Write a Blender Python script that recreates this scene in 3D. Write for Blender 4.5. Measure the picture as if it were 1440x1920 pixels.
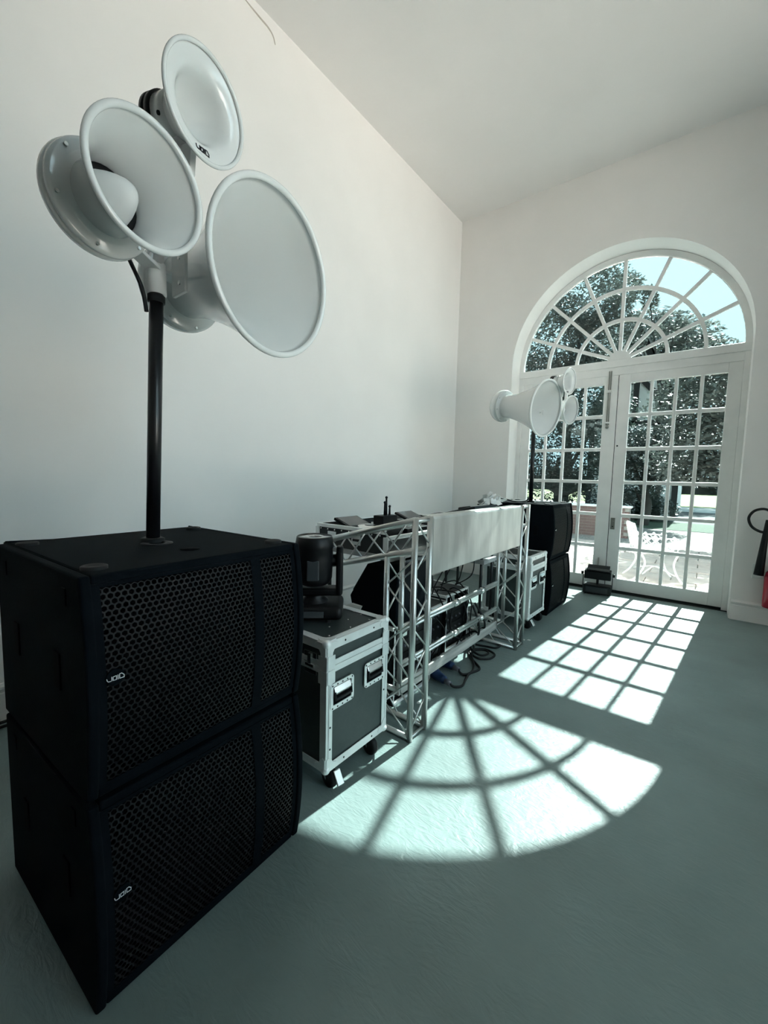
import bpy, bmesh, math, random
from math import sin, cos, pi, radians, atan2, sqrt
from mathutils import Vector, Matrix

random.seed(7)
for o in list(bpy.data.objects):
    bpy.data.objects.remove(o)
scene = bpy.context.scene
COL = scene.collection

# ------------------------------------------------------------------ camera, world, sun, exposure
F_PX = 776.83
CAM = Vector((3.0146, -5.5785, 1.4))
YAW, PITCH, ROLL = -0.65781, -0.08616, 0.0229
cf = Vector((sin(YAW) * cos(PITCH), cos(YAW) * cos(PITCH), sin(PITCH)))
cr0 = Vector((cos(YAW), -sin(YAW), 0))
cu0 = cr0.cross(cf)
CR = cr0 * cos(ROLL) + cu0 * sin(ROLL)
CU = -cr0 * sin(ROLL) + cu0 * cos(ROLL)
cam_data = bpy.data.cameras.new('camera')
cam_data.sensor_fit = 'VERTICAL'
cam_data.sensor_height = 36.0
cam_data.sensor_width = 27.0
cam_data.lens = F_PX / 1920 * 36.0
cam_data.clip_start = 0.05
cam_data.clip_end = 400
cam = bpy.data.objects.new('camera', cam_data)
COL.objects.link(cam)
cam.matrix_world = Matrix(((CR.x, CU.x, -cf.x, CAM.x), (CR.y, CU.y, -cf.y, CAM.y), (CR.z, CU.z, -cf.z, CAM.z), (0, 0, 0, 1)))
scene.camera = cam


def at_y(px, py, Y):
    d = cf + CR * ((px - 720) / F_PX) - CU * ((py - 960) / F_PX)
    return CAM + d * ((Y - CAM.y) / d.y)


def at_z(px, py, Z):
    d = cf + CR * ((px - 720) / F_PX) - CU * ((py - 960) / F_PX)
    return CAM + d * ((Z - CAM.z) / d.z)


world = bpy.data.worlds.new('world')
scene.world = world
world.use_nodes = True
wn = world.node_tree.nodes
wn['Background'].inputs[0].default_value = (0.58, 0.79, 0.88, 1)
wn['Background'].inputs[1].default_value = 0.80

sun_data = bpy.data.lights.new('sun', 'SUN')
sun_data.energy = 10.0
sun_data.angle = 0.0095
sun_data.color = (1.0, 0.985, 0.95)
sun = bpy.data.objects.new('sun', sun_data)
COL.objects.link(sun)
SUN_DIR = Vector((-0.105, -1.207, -1.0)).normalized()
sun.rotation_euler = SUN_DIR.to_track_quat('-Z', 'Y').to_euler()
sun.location = (3, 12, 12)

scene.view_settings.view_transform = 'Standard'
scene.view_settings.look = 'None'
scene.view_settings.gamma = 1.0
scene.view_settings.use_curve_mapping = False
scene.view_settings.exposure = 3.0

# ------------------------------------------------------------------ materials
MATS = {}


def mat(name, col, rough=0.5, metal=0.0, var=0.0, scale=8.0, bump=0.0, bscale=None, spec=0.5, coat=0.0, stretch=None, col2=None, emit=None, trans=0.0):
    m = bpy.data.materials.new(name)
    m.use_nodes = True
    nt = m.node_tree
    b = nt.nodes['Principled BSDF']
    b.inputs['Base Color'].default_value = (*col, 1)
    b.inputs['Roughness'].default_value = rough
    b.inputs['Metallic'].default_value = metal
    b.inputs['Specular IOR Level'].default_value = spec
    b.inputs['Coat Weight'].default_value = coat
    b.inputs['Coat Roughness'].default_value = 0.05
    if emit:
        b.inputs['Emission Color'].default_value = (*emit[0], 1)
        b.inputs['Emission Strength'].default_value = emit[1]
    tc = nt.nodes.new('ShaderNodeTexCoord')
    mp = nt.nodes.new('ShaderNodeMapping')
    nt.links.new(tc.outputs['Object'], mp.inputs[0])
    if stretch:
        mp.inputs['Scale'].default_value = stretch
    nz = nt.nodes.new('ShaderNodeTexNoise')
    nz.inputs['Scale'].default_value = scale
    nz.inputs['Detail'].default_value = 5
    nt.links.new(mp.outputs[0], nz.inputs['Vector'])
    if var > 0 or col2:
        mx = nt.nodes.new('ShaderNodeMix')
        mx.data_type = 'RGBA'
        c2 = col2 if col2 else tuple(max(0, c * (1 - var)) for c in col)
        c1 = col if col2 else tuple(min(1, c * (1 + var)) for c in col)
        mx.inputs[6].default_value = (*c1, 1)
        mx.inputs[7].default_value = (*c2, 1)
        rp = nt.nodes.new('ShaderNodeMapRange')
        rp.inputs[1].default_value = 0.35
        rp.inputs[2].default_value = 0.65
        nt.links.new(nz.outputs[0], rp.inputs[0])
        nt.links.new(rp.outputs[0], mx.inputs[0])
        nt.links.new(mx.outputs[2], b.inputs['Base Color'])
    if bump > 0:
        n2 = nt.nodes.new('ShaderNodeTexNoise')
        n2.inputs['Scale'].default_value = bscale or scale * 4
        n2.inputs['Detail'].default_value = 6
        nt.links.new(mp.outputs[0], n2.inputs['Vector'])
        bp = nt.nodes.new('ShaderNodeBump')
        bp.inputs['Strength'].default_value = bump
        bp.inputs['Distance'].default_value = 0.01
        nt.links.new(n2.outputs[0], bp.inputs['Height'])
        nt.links.new(bp.outputs[0], b.inputs['Normal'])
    MATS[name] = m
    return m


mat('wall', (0.90, 0.87, 0.845), 0.85, var=0.02, scale=1.3, bump=0.05, bscale=30, spec=0.25)
mat('ceiling', (0.86, 0.84, 0.825), 0.9, var=0.02, scale=1.1, bump=0.05, bscale=25, spec=0.2)
mat('floor', (0.190, 0.250, 0.243), 0.42, var=0.10, scale=2.2, bump=0.22, bscale=22, spec=0.45)
mat('trim', (0.88, 0.86, 0.84), 0.45, var=0.02, scale=3, spec=0.4)
mat('joinery', (0.88, 0.865, 0.845), 0.4, var=0.03, scale=6, bump=0.04, bscale=40)
mat('black_paint', (0.0032, 0.0050, 0.0072), 0.8, var=0.15, scale=12, bump=0.12, bscale=260, spec=0.05)
mat('grille', (0.0046, 0.0047, 0.0062), 0.55, metal=0.0, spec=0.25)
mat('void_black', (0.002, 0.002, 0.003), 0.9, spec=0.1)
mat('badge_white', (0.85, 0.85, 0.85), 0.3)
mat('gloss_white', (0.80, 0.81, 0.80), 0.14, spec=0.5, coat=0.5, var=0.01, scale=3)
mat('satin_white', (0.74, 0.75, 0.745), 0.4)
mat('black_plastic', (0.0035, 0.0036, 0.0048), 0.4, spec=0.28, var=0.1, scale=20)
mat('black_rubber', (0.01, 0.01, 0.011), 0.6, spec=0.3)
mat('steel_black', (0.006, 0.006, 0.008), 0.3, spec=0.5)
mat('aluminium', (0.62, 0.63, 0.62), 0.34, metal=1.0, var=0.10, scale=9, stretch=(1, 1, 0.25))
mat('alu_case', (0.92, 0.93, 0.92), 0.38, metal=0.35, var=0.05, scale=10)
mat('alu_panel', (0.74, 0.74, 0.72), 0.36, metal=0.85, var=0.22, scale=4.0, bump=0.10, bscale=9, stretch=(1, 1.4, 0.35))
mat('laminate', (0.040, 0.052, 0.052), 0.42, var=0.08, scale=25, bump=0.06, bscale=120)
mat('laminate_dark', (0.012, 0.014, 0.016), 0.45, var=0.1, scale=25)
mat('steel', (0.75, 0.76, 0.75), 0.25, metal=1.0, var=0.05, scale=20)
mat('rivet', (0.55, 0.56, 0.55), 0.3, metal=1.0)
mat('wood_plank', (0.42, 0.41, 0.39), 0.6, var=0.25, scale=6, stretch=(1, 0.3, 4), bump=0.15)
mat('board', (0.34, 0.35, 0.35), 0.55, var=0.06)
mat('blue_plastic', (0.012, 0.035, 0.10), 0.35)
mat('grey_plastic', (0.10, 0.10, 0.12), 0.5)
mat('red_paint', (0.45, 0.012, 0.035), 0.25, coat=0.4)
mat('screen_grey', (0.05, 0.055, 0.06), 0.15)
mat('lens', (0.30, 0.31, 0.31), 0.12, coat=0.8)
mat('white_plastic', (0.78, 0.78, 0.76), 0.35)
mat('brass', (0.35, 0.34, 0.31), 0.4, metal=0.8)
mat('stain', (0.55, 0.50, 0.45), 0.9)
mat('dark_gap', (0.012, 0.014, 0.014), 0.8)  # near black that paints the shade of the door gaps
mat('debris', (0.55, 0.55, 0.52), 0.7)
# outside
mat('patio_slab', (0.50, 0.39, 0.35), 0.8, var=0.18, scale=4, bump=0.2)
mat('bounce_stone', (0.64, 0.565, 0.51), 0.85, var=0.1, scale=2)  # pale colour chosen to bounce sun indoors
mat('gravel', (0.24, 0.215, 0.20), 0.9, var=0.5, scale=25, bump=0.6, bscale=60)
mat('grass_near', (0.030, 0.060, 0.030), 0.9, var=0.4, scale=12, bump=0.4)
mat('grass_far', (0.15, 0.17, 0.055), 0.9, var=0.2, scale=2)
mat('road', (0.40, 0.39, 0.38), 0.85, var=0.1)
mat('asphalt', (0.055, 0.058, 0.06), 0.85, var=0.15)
mat('bark', (0.045, 0.04, 0.035), 0.9, var=0.3, bump=0.5)
mat('brick', (0.17, 0.10, 0.09), 0.85, var=0.2, scale=9, bump=0.2)
mat('mortar', (0.36, 0.33, 0.30), 0.9)
mat('render_wall', (0.85, 0.82, 0.79), 0.85)
mat('timber', (0.022, 0.020, 0.020), 0.8)
mat('roof_tile', (0.22, 0.215, 0.21), 0.8, var=0.2, scale=3)
mat('garden_white', (0.80, 0.80, 0.78), 0.4)


def leaf_mat(name, c1, c2):
    m = mat(name, c1, 0.38, col2=c2, scale=1.2, spec=0.6)
    nt = m.node_tree
    b = nt.nodes['Principled BSDF']
    tr = nt.nodes.new('ShaderNodeBsdfTranslucent')
    tr.inputs[0].default_value = (*[min(1, c * 2.2) for c in c1], 1)
    mx = nt.nodes.new('ShaderNodeMixShader')
    mx.inputs[0].default_value = 0.22
    out = nt.nodes['Material Output']
    nt.links.new(b.outputs[0], mx.inputs[1])
    nt.links.new(tr.outputs[0], mx.inputs[2])
    nt.links.new(mx.outputs[0], out.inputs[0])


leaf_mat('leaf_dark', (0.022, 0.034, 0.028), (0.045, 0.058, 0.048))
leaf_mat('leaf_mid', (0.055, 0.066, 0.058), (0.105, 0.112, 0.10))
leaf_mat('leaf_pale', (0.10, 0.11, 0.10), (0.17, 0.17, 0.155))

gm = bpy.data.materials.new('glass')
gm.use_nodes = True
nt = gm.node_tree
nt.nodes.remove(nt.nodes['Principled BSDF'])
tb = nt.nodes.new('ShaderNodeBsdfTransparent')
tb.inputs[0].default_value = (0.455, 0.505, 0.50, 1)  # tint added to dim daylight and the view through the doors
gb = nt.nodes.new('ShaderNodeBsdfGlossy')
gb.inputs['Roughness'].default_value = 0.01
fr = nt.nodes.new('ShaderNodeFresnel')
fr.inputs[0].default_value = 1.5
ms = nt.nodes.new('ShaderNodeMixShader')
nt.links.new(fr.outputs[0], ms.inputs[0])
nt.links.new(tb.outputs[0], ms.inputs[1])
nt.links.new(gb.outputs[0], ms.inputs[2])
nt.links.new(ms.outputs[0], nt.nodes['Material Output'].inputs[0])
MATS['glass'] = gm

gc_ = gm.copy()
gc_.name = 'glass_clear'
gc_.node_tree.nodes['Transparent BSDF'].inputs[0].default_value = (0.95, 0.97, 0.965, 1)
MATS['glass_clear'] = gc_

# floor: brushed paint streaks on top of the blotches
fm = MATS['floor']
nt = fm.node_tree
b = nt.nodes['Principled BSDF']
tc = nt.nodes.new('ShaderNodeTexCoord')
mp = nt.nodes.new('ShaderNodeMapping')
mp.inputs['Rotation'].default_value = (0, 0, 0.9)
mp.inputs['Scale'].default_value = (3.0, 8.5, 1)
n1 = nt.nodes.new('ShaderNodeTexNoise')
n1.inputs['Scale'].default_value = 3.0
n1.inputs['Detail'].default_value = 7
n1.inputs['Distortion'].default_value = 2.6
nt.links.new(tc.outputs['Object'], mp.inputs[0])
nt.links.new(mp.outputs[0], n1.inputs['Vector'])
oldbump = [n for n in nt.nodes if n.type == 'BUMP'][0]
bp = nt.nodes.new('ShaderNodeBump')
bp.inputs['Strength'].default_value = 0.30
bp.inputs['Distance'].default_value = 0.010
nt.links.new(n1.outputs[0], bp.inputs['Height'])
nt.links.new(oldbump.outputs[0], bp.inputs['Normal'])
nt.links.new(bp.outputs[0], b.inputs['Normal'])


# ------------------------------------------------------------------ mesh helpers
class MB:
    def __init__(self):
        self.v, self.f, self.s = [], [], []

    def quad(self, *pts, smooth=False):
        n = len(self.v)
        self.v += [tuple(p) for p in pts]
        self.f.append(tuple(range(n, n + len(pts))))
        self.s.append(smooth)
        return self

    def box(self, x0, x1, y0, y1, z0, z1):
        n = len(self.v)
        self.v += [(x, y, z) for z in (z0, z1) for y in (y0, y1) for x in (x0, x1)]
        for q in ((0, 2, 3, 1), (4, 5, 7, 6), (0, 1, 5, 4), (2, 6, 7, 3), (0, 4, 6, 2), (1, 3, 7, 5)):
            self.f.append(tuple(n + i for i in q))
            self.s.append(False)
        return self

    def obox(self, c, a, b_, d):
        """oriented box: centre, three half-extent vectors"""
        c, a, b_, d = Vector(c), Vector(a), Vector(b_), Vector(d)
        n = len(self.v)
        self.v += [tuple(c + a * i + b_ * j + d * k) for k in (-1, 1) for j in (-1, 1) for i in (-1, 1)]
        for q in ((0, 2, 3, 1), (4, 5, 7, 6), (0, 1, 5, 4), (2, 6, 7, 3), (0, 4, 6, 2), (1, 3, 7, 5)):
            self.f.append(tuple(n + i for i in q))
            self.s.append(False)
        return self

    def bar(self, p, q, w, h, up=(0, 0, 1)):
        p, q = Vector(p), Vector(q)
        d = q - p
        u = Vector(up)
        s = d.cross(u)
        if s.length < 1e-6:
            s = d.cross(Vector((1, 0, 0)))
        s.normalize()
        t = s.cross(d).normalized()
        return self.obox((p + q) / 2, d / 2, s * w / 2, t * h / 2)

    def tube(self, pts, r, n=10, cap=True):
        pts = [Vector(p) for p in pts]
        rs = r if isinstance(r, (list, tuple)) else [r] * len(pts)
        base = len(self.v)
        prev = None
        for i, p in enumerate(pts):
            t = (pts[min(i + 1, len(pts) - 1)] - pts[max(i - 1, 0)]).normalized()
            if prev is None:
                a = t.cross(Vector((0, 0, 1)))
                if a.length < 1e-3:
                    a = t.cross(Vector((1, 0, 0)))
            else:
                a = prev - t * prev.dot(t)
            a.normalize()
            prev = a
            bb = t.cross(a)
            for k in range(n):
                th = 2 * pi * k / n
                self.v.append(tuple(p + (a * cos(th) + bb * sin(th)) * rs[i]))
        for i in range(len(pts) - 1):
            for k in range(n):
                k2 = (k + 1) % n
                self.f.append((base + i * n + k, base + i * n + k2, base + (i + 1) * n + k2, base + (i + 1) * n + k))
                self.s.append(True)
        if cap:
            self.f.append(tuple(base + k for k in range(n))[::-1])
            self.s.append(False)
            e = base + (len(pts) - 1) * n
            self.f.append(tuple(e + k for k in range(n)))
            self.s.append(False)
        return self

    def lathe(self, prof, o, ax, n=48, smooth=True, close=False):
        """prof: list of (distance along axis, radius)"""
        o, ax = Vector(o), Vector(ax).normalized()
        a = ax.cross(Vector((0, 0, 1)))
        if a.length < 1e-3:
            a = Vector((1, 0, 0))
        a.normalize()
        bb = ax.cross(a)
        base = len(self.v)
        for (t, r) in prof:
            for k in range(n):
                th = 2 * pi * k / n
                self.v.append(tuple(o + ax * t + (a * cos(th) + bb * sin(th)) * max(r, 1e-5)))
        m = len(prof)
        for i in range(m if close else m - 1):
            j = (i + 1) % m
            for k in range(n):
                k2 = (k + 1) % n
                self.f.append((base + i * n + k, base + j * n + k, base + j * n + k2, base + i * n + k2))
                self.s.append(smooth)
        return self

    def prism(self, poly, d, smooth=False):
        """poly: list of 3D points, d: extrusion vector"""
        d = Vector(d)
        n = len(self.v)
        m = len(poly)
        self.v += [tuple(Vector(p)) for p in poly] + [tuple(Vector(p) + d) for p in poly]
        self.f.append(tuple(range(n, n + m)))
        self.s.append(False)
        self.f.append(tuple(range(n + 2 * m - 1, n + m - 1, -1)))
        self.s.append(False)
        for i in range(m):
            j = (i + 1) % m
            self.f.append((n + i, n + m + i, n + m + j, n + j))
            self.s.append(smooth)
        return self

    def sphere(self, c, r, n=12, m=8, sc=(1, 1, 1)):
        c = Vector(c)
        base = len(self.v)
        for i in range(m + 1):
            ph = pi * i / m
            for k in range(n):
                th = 2 * pi * k / n
                self.v.append((c.x + r * sc[0] * sin(ph) * cos(th), c.y + r * sc[1] * sin(ph) * sin(th), c.z + r * sc[2] * cos(ph)))
        for i in range(m):
            for k in range(n):
                k2 = (k + 1) % n
                self.f.append((base + i * n + k, base + (i + 1) * n + k, base + (i + 1) * n + k2, base + i * n + k2))
                self.s.append(True)
        return self

    def mesh(self, name, material, fix=True):
        me = bpy.data.meshes.new(name)
        me.from_pydata(self.v, [], self.f)
        me.polygons.foreach_set('use_smooth', self.s)
        me.materials.append(MATS[material])
        if fix and len(self.f) < 60000:
            bm = bmesh.new()
            bm.from_mesh(me)
            bmesh.ops.remove_doubles(bm, verts=bm.verts, dist=1e-6)
            bmesh.ops.recalc_face_normals(bm, faces=bm.faces)
            bm.to_mesh(me)
            bm.free()
        me.update()
        return me

    def build(self, name, material, parent=None, bevel=0.0, seg=2, fix=True):
        o = bpy.data.objects.new(name, self.mesh(name, material, fix))
        COL.objects.link(o)
        if parent:
            o.parent = parent
        if bevel > 0:
            md = o.modifiers.new('bevel', 'BEVEL')
            md.width = bevel
            md.segments = seg
            md.limit_method = 'ANGLE'
            md.angle_limit = radians(40)
        return o


def link_mesh(name, me, parent, loc=(0, 0, 0), rot=(0, 0, 0)):
    o = bpy.data.objects.new(name, me)
    COL.objects.link(o)
    o.parent = parent
    o.location = loc
    o.rotation_euler = rot
    return o


def thing(name, label, cat, loc=(0, 0, 0), rz=0.0, group=None):
    o = bpy.data.objects.new(name, None)
    COL.objects.link(o)
    o.location = loc
    o.rotation_euler = (0, 0, rz)
    o.empty_display_size = 0.1
    o['label'] = label
    o['category'] = cat
    if group:
        o['group'] = group
    return o


def tag(o, label, cat, group=None):
    o['label'] = label
    o['category'] = cat
    if group:
        o['group'] = group
    return o


def struct(o, label=None):
    o['kind'] = 'structure'
    if label:
        o['label'] = label
    return o


def copy_tree(o, parent=None):
    c = o.copy()
    COL.objects.link(c)
    if parent:
        c.parent = parent
    for ch in [x for x in bpy.data.objects if x.parent == o]:
        copy_tree(ch, c)
    return c


def catmull(pts, n=8):
    pts = [Vector(p) for p in pts]
    out = []
    for i in range(len(pts) - 1):
        p0 = pts[max(i - 1, 0)]
        p1, p2 = pts[i], pts[i + 1]
        p3 = pts[min(i + 2, len(pts) - 1)]
        for k in range(n):
            t = k / n
            out.append(0.5 * ((2 * p1) + (-p0 + p2) * t + (2 * p0 - 5 * p1 + 4 * p2 - p3) * t * t + (-p0 + 3 * p1 - 3 * p2 + p3) * t ** 3))
    out.append(pts[-1])
    return out


# ------------------------------------------------------------------ room shell
W, BACK, H = 5.2, -9.5, 5.035
AX0, AX1 = 0.837, 3.2955
ACX, AR = (AX0 + AX1) / 2, (AX1 - AX0) / 2
ASP = 2.895          # springing line of the arch
WT = 0.35            # thickness of the far wall
DP = 0.289           # inner face of the doors

struct(MB().quad((0, BACK, 0), (W, BACK, 0), (W, WT, 0), (0, WT, 0)).build('floor', 'floor'), 'teal grey painted concrete floor with sun patches')
struct(MB().box(-0.2, W + 0.2, BACK - 0.2, WT, H, H + 0.2).build('ceiling', 'ceiling'), 'plain white ceiling')
wl = struct(MB().box(-0.2, 0, BACK - 0.2, WT, -0.1, H).build('wall_left', 'wall'), 'plain white left wall')
struct(MB().box(0, W, BACK - 0.2, BACK, -0.1, H).build('wall_back', 'wall'))

# far wall with arched opening
mb = MB()
NA = 48
arch = [(ACX + AR * cos(pi - pi * i / NA), ASP + AR * sin(pi - pi * i / NA)) for i in range(NA + 1)]
for (Y, flip) in ((0.0, 0), (WT, 1)):
    def q(*p):
        mb.quad(*(p if not flip else p[::-1]))
    q((0, Y, 0), (AX0, Y, 0), (AX0, Y, ASP), (0, Y, ASP))
    q((0, Y, ASP), (AX0, Y, ASP), (AX0, Y, H), (0, Y, H))
    q((AX1, Y, 0), (W, Y, 0), (W, Y, ASP), (AX1, Y, ASP))
    q((AX1, Y, ASP), (W, Y, ASP), (W, Y, H), (AX1, Y, H))
    for i in range(NA):
        (xa, za), (xb, zb) = arch[i], arch[i + 1]
        q((xa, Y, za), (xb, Y, zb), (xb, Y, H), (xa, Y, H))
mb.quad((AX0, 0, 0), (AX0, WT, 0), (AX0, WT, ASP), (AX0, 0, ASP))
mb.quad((AX1, 0, 0), (AX1, 0, ASP), (AX1, WT, ASP), (AX1, WT, 0))
for i in range(NA):
    (xa, za), (xb, zb) = arch[i], arch[i + 1]
    mb.quad((xa, 0, za), (xa, WT, za), (xb, WT, zb), (xb, 0, zb))
struct(mb.build('wall_far', 'wall', fix=False), 'white end wall with arched doorway')

# right wall, out of view; its tall windows are added to brighten the room
RW = [(-4.9, -3.5), (-2.7, -1.3)]
RZ0, RZ1 = 0.45, 4.4
mb = MB()
ys = [BACK] + [v for w_ in RW for v in w_] + [WT]
for i in range(len(ys) - 1):
    if i % 2 == 0:
        mb.box(W, W + 0.35, ys[i], ys[i + 1], -0.1, H)
    else:
        mb.box(W, W + 0.35, ys[i], ys[i + 1], -0.1, RZ0)
        mb.box(W, W + 0.35, ys[i], ys[i + 1], RZ1, H)
struct(mb.build('wall_right', 'wall'), 'white side wall with added tall windows')
for k, (a, b2) in enumerate(RW):
    wr = struct(thing('window_%d' % (k + 2), 'unseen tall white window added in side wall to light the room', 'window', (W + 0.2, (a + b2) / 2, RZ0)))
    del wr['category']
    hw, hh = (b2 - a) / 2, RZ1 - RZ0
    f = MB()
    f.box(-.03, .03, -hw, -hw + .06, 0, hh).box(-.03, .03, hw - .06, hw, 0, hh).box(-.03, .03, -hw, hw, 0, .06).box(-.03, .03, -hw, hw, hh - .06, hh)
    f.build('frame', 'joinery', wr)
    for j in range(1, 4):
        MB().box(-.02, .02, -hw + 2 * hw * j / 4 - .015, -hw + 2 * hw * j / 4 + .015, .05, hh - .05).build('glazing_bar', 'joinery', wr)
    for j in range(1, 7):
        MB().box(-.02, .02, -hw + .05, hw - .05, hh * j / 7 - .015, hh * j / 7 + .015).build('glazing_bar', 'joinery', wr)
    MB().box(-.004, .004, -hw + .05, hw - .05, .05, hh - .05).build('pane', 'glass_clear', wr)


# baseboards: profile boards
def baseboard(name, p, q, nrm, h=0.2065):
    p, q, nrm = Vector(p), Vector(q), Vector(nrm)
    prof = [(0, 0), (.022, 0), (.022, h - .055), (.016, h - .05), (.019, h - .036), (.030, h - .026), (.030, h - .016), (.016, h - .008), (.010, h), (0, h)]
    poly = [p + nrm * a + Vector((0, 0, b3)) for a, b3 in prof]
    return struct(MB().prism(poly, q - p).build(name, 'trim'))


baseboard('baseboard_left', (0, BACK, 0), (0, 0, 0), (1, 0, 0))
baseboard('baseboard_far', (0, 0, 0), (AX0 - .0, 0, 0), (0, -1, 0))
baseboard('baseboard_far.001', (AX1 + .01, 0, 0), (W, 0, 0), (0, -1, 0))
baseboard('baseboard_right', (W, BACK, 0), (W, 0, 0), (-1, 0, 0))

# hairline cracks of the old plaster, top of left wall and ceiling
ck = []
for (px, py) in ((456, -6), (470, 12), (488, 34), (503, 52), (512, 68), (516, 84)):
    d = cf + CR * ((px - 720) / F_PX) - CU * ((py - 960) / F_PX)
    p = CAM + d * ((0.001 - CAM.x) / d.x)
    ck.append(p)
MB().tube(catmull(ck, 5), [.004 + .004 * sin(pi * i / 25) for i in range(26)], 5).build('plaster_crack', 'stain', wl)

# ------------------------------------------------------------------ fanlight and doors
GY = DP + 0.03       # glass plane
FCZ = 2.875          # fan centre height


def ring_sector(mbx, r0, r1, a0, a1, y0, y1, n=12, cx=ACX, cz=FCZ):
    for i in range(n):
        t0 = a0 + (a1 - a0) * i / n
        t1 = a0 + (a1 - a0) * (i + 1) / n
        P = lambda r, t, y: (cx + r * cos(t), y, cz + r * sin(t))
        mbx.quad(P(r0, t0, y0), P(r1, t0, y0), P(r1, t1, y0), P(r0, t1, y0))
        mbx.quad(P(r0, t0, y1), P(r0, t1, y1), P(r1, t1, y1), P(r1, t0, y1))
        mbx.quad(P(r1, t0, y0), P(r1, t0, y1), P(r1, t1, y1), P(r1, t1, y0))
        mbx.quad(P(r0, t0, y0), P(r0, t1, y0), P(r0, t1, y1), P(r0, t0, y1))
    return mbx


fan = thing('window_1', 'white semicircular fanlight with radiating bars above the doors', 'window', (0, 0, 0))
del fan['category']
struct(fan)
ring_sector(MB(), 1.172, AR + .004, 0, pi, DP - .005, DP + .05, 48, cz=ASP - .01).build('arch_frame', 'joinery', fan)
RINGS = [.125, .489, .844, 1.178]
for r in RINGS[1:3]:
    ring_sector(MB(), r - .019, r + .019, 0, pi, DP + .008, DP + .05, 40).build('ring_bar', 'joinery', fan)
for i in range(1, 8):
    t = pi * i / 8
    d = Vector((cos(t), 0, sin(t)))
    MB().bar(Vector((ACX, DP + .03, FCZ)) + d * .10, Vector((ACX, DP + .03, FCZ)) + d * 1.19, .038, .034, up=(0, 1, 0)).build('glazing_bar', 'joinery', fan)
poly = [(ACX + .128 * cos(pi * i / 16), DP - .004, FCZ - .005 + .128 * sin(pi * i / 16)) for i in range(17)]
MB().prism(poly, (0, .06, 0)).build('hub', 'joinery', fan, bevel=.004)
for j in range(3):
    for i in range(8):
        a0, a1 = pi * i / 8, pi * (i + 1) / 8
        ring_sector(MB(), RINGS[j], RINGS[j + 1], a0, a1, GY - .002, GY + .002, 5).build('pane', 'glass', fan)

tr = thing('trim_1', 'white moulded door frame and transom bar', 'frame')
del tr['category']
struct(tr)
MB().box(AX0 - .003, AX1 + .003, DP - .012, DP + .055, 2.80, ASP - .005).build('transom', 'joinery', tr, bevel=.006)
MB().box(AX0 - .003, AX1 + .003, DP + .0, DP + .055, 2.705, 2.80).build('head_rail', 'joinery', tr, bevel=.004)
for (a, b2) in ((AX0 - .002, .893), (3.243, AX1 + .002)):
    MB().box(a, b2, DP - .004, DP + .055, 0, 2.82).build('jamb', 'joinery', tr, bevel=.004)
MB().box(AX0 - .01, AX1 + .01, DP - .03, WT + .05, -.06, .004).build('threshold', 'dark_gap', tr)


def door(name, x0, x1, gx0, label):
    d = thing(name, label, 'door')
    del d['category']
    struct(d)
    y0, y1 = DP + .006, DP + .054
    z0, z1 = .030, 2.705
    gx1 = gx0 + .9106
    gz0, gz1 = .1787, 2.6008
    MB().box(x0, gx0, y0, y1, z0, z1).build('stile', 'joinery', d, bevel=.004)
    MB().box(gx1, x1, y0, y1, z0, z1).build('stile', 'joinery', d, bevel=.004)
    MB().box(gx0, gx1, y0, y1, z0, gz0).build('bottom_rail', 'joinery', d, bevel=.003)
    MB().box(gx0, gx1, y0, y1, gz1, z1).build('top_rail', 'joinery', d, bevel=.003)
    MB().box(x0, x1, y0 + .004, y1, .004, z0).build('gap_shade', 'dark_gap', d)  # dark strip paints the shaded gap under the door
    pw, ph = (gx1 - gx0 - 3 * .036) / 4, (gz1 - gz0 - 5 * .042) / 6
    for i in range(3):
        xa = gx0 + pw * (i + 1) + .036 * i
        MB().box(xa, xa + .036, y0 + .006, y1 - .004, gz0, gz1).build('glazing_bar', 'joinery', d, bevel=.007)
    for j in range(5):
        za = gz0 + ph * (j + 1) + .042 * j
        MB().box(gx0, gx1, y0 + .007, y1 - .005, za, za + .042).build('glazing_bar', 'joinery', d, bevel=.007)
    me = MB().box(-pw / 2 - .004, pw / 2 + .004, -.002, .002, -ph / 2 - .004, ph / 2 + .004).mesh('pane', 'glass')
    for i in range(4):
        for j in range(6):
            link_mesh('pane', me, d, (gx0 + (pw + .036) * i + pw / 2, GY, gz0 + (ph + .042) * j + ph / 2))
    return d


d1 = door('door_1', .895, 2.0745, 1.012, 'left white French door leaf with twenty four panes')
MB().box(2.0745, 2.0815, DP + .010, DP + .062, .03, 2.70).build('seam_shade', 'dark_gap', d1)  # dark strip paints the shadow line between the leaves, stops sun leaking
d2 = door('door_2', 2.0815, 3.242, 2.2096, 'right white French door leaf with twenty four panes')
for o_ in (-.012, .010):
    MB().tube([(1.985 + o_, DP - .004, 2.10), (1.985 + o_, DP - .004, 2.76)], .006, 8).build('bolt_rod', 'brass', d1)
MB().box(1.955, 2.015, DP - .012, DP + .006, 2.50, 2.53).box(1.962, 2.01, DP - .012, DP + .006, 2.12, 2.14).build('bolt_guide', 'joinery', d1)
MB().sphere((1.985, DP - .01, 2.075), .02).build('bolt_knob', 'brass', d1)
MB().tube([(1.99, DP - .004, .06), (1.99, DP - .004, .42)], .009, 8).box(1.972, 2.008, DP - .014, DP + .006, .24, .27).build('foot_bolt', 'brass', d1)
lk = MB().box(2.098, 2.146, DP - .004, DP + .006, .80, .945).build('lock_plate', 'brass', d2, bevel=.002)
MB().tube([(2.122, DP - .035, .90), (2.122, DP, .90)], .009, 10).build('spindle', 'brass', lk)
MB().tube([(2.122, DP - .006, .835), (2.122, DP - .003, .835)], .007, 10).build('keyhole', 'void_black', lk)
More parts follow.
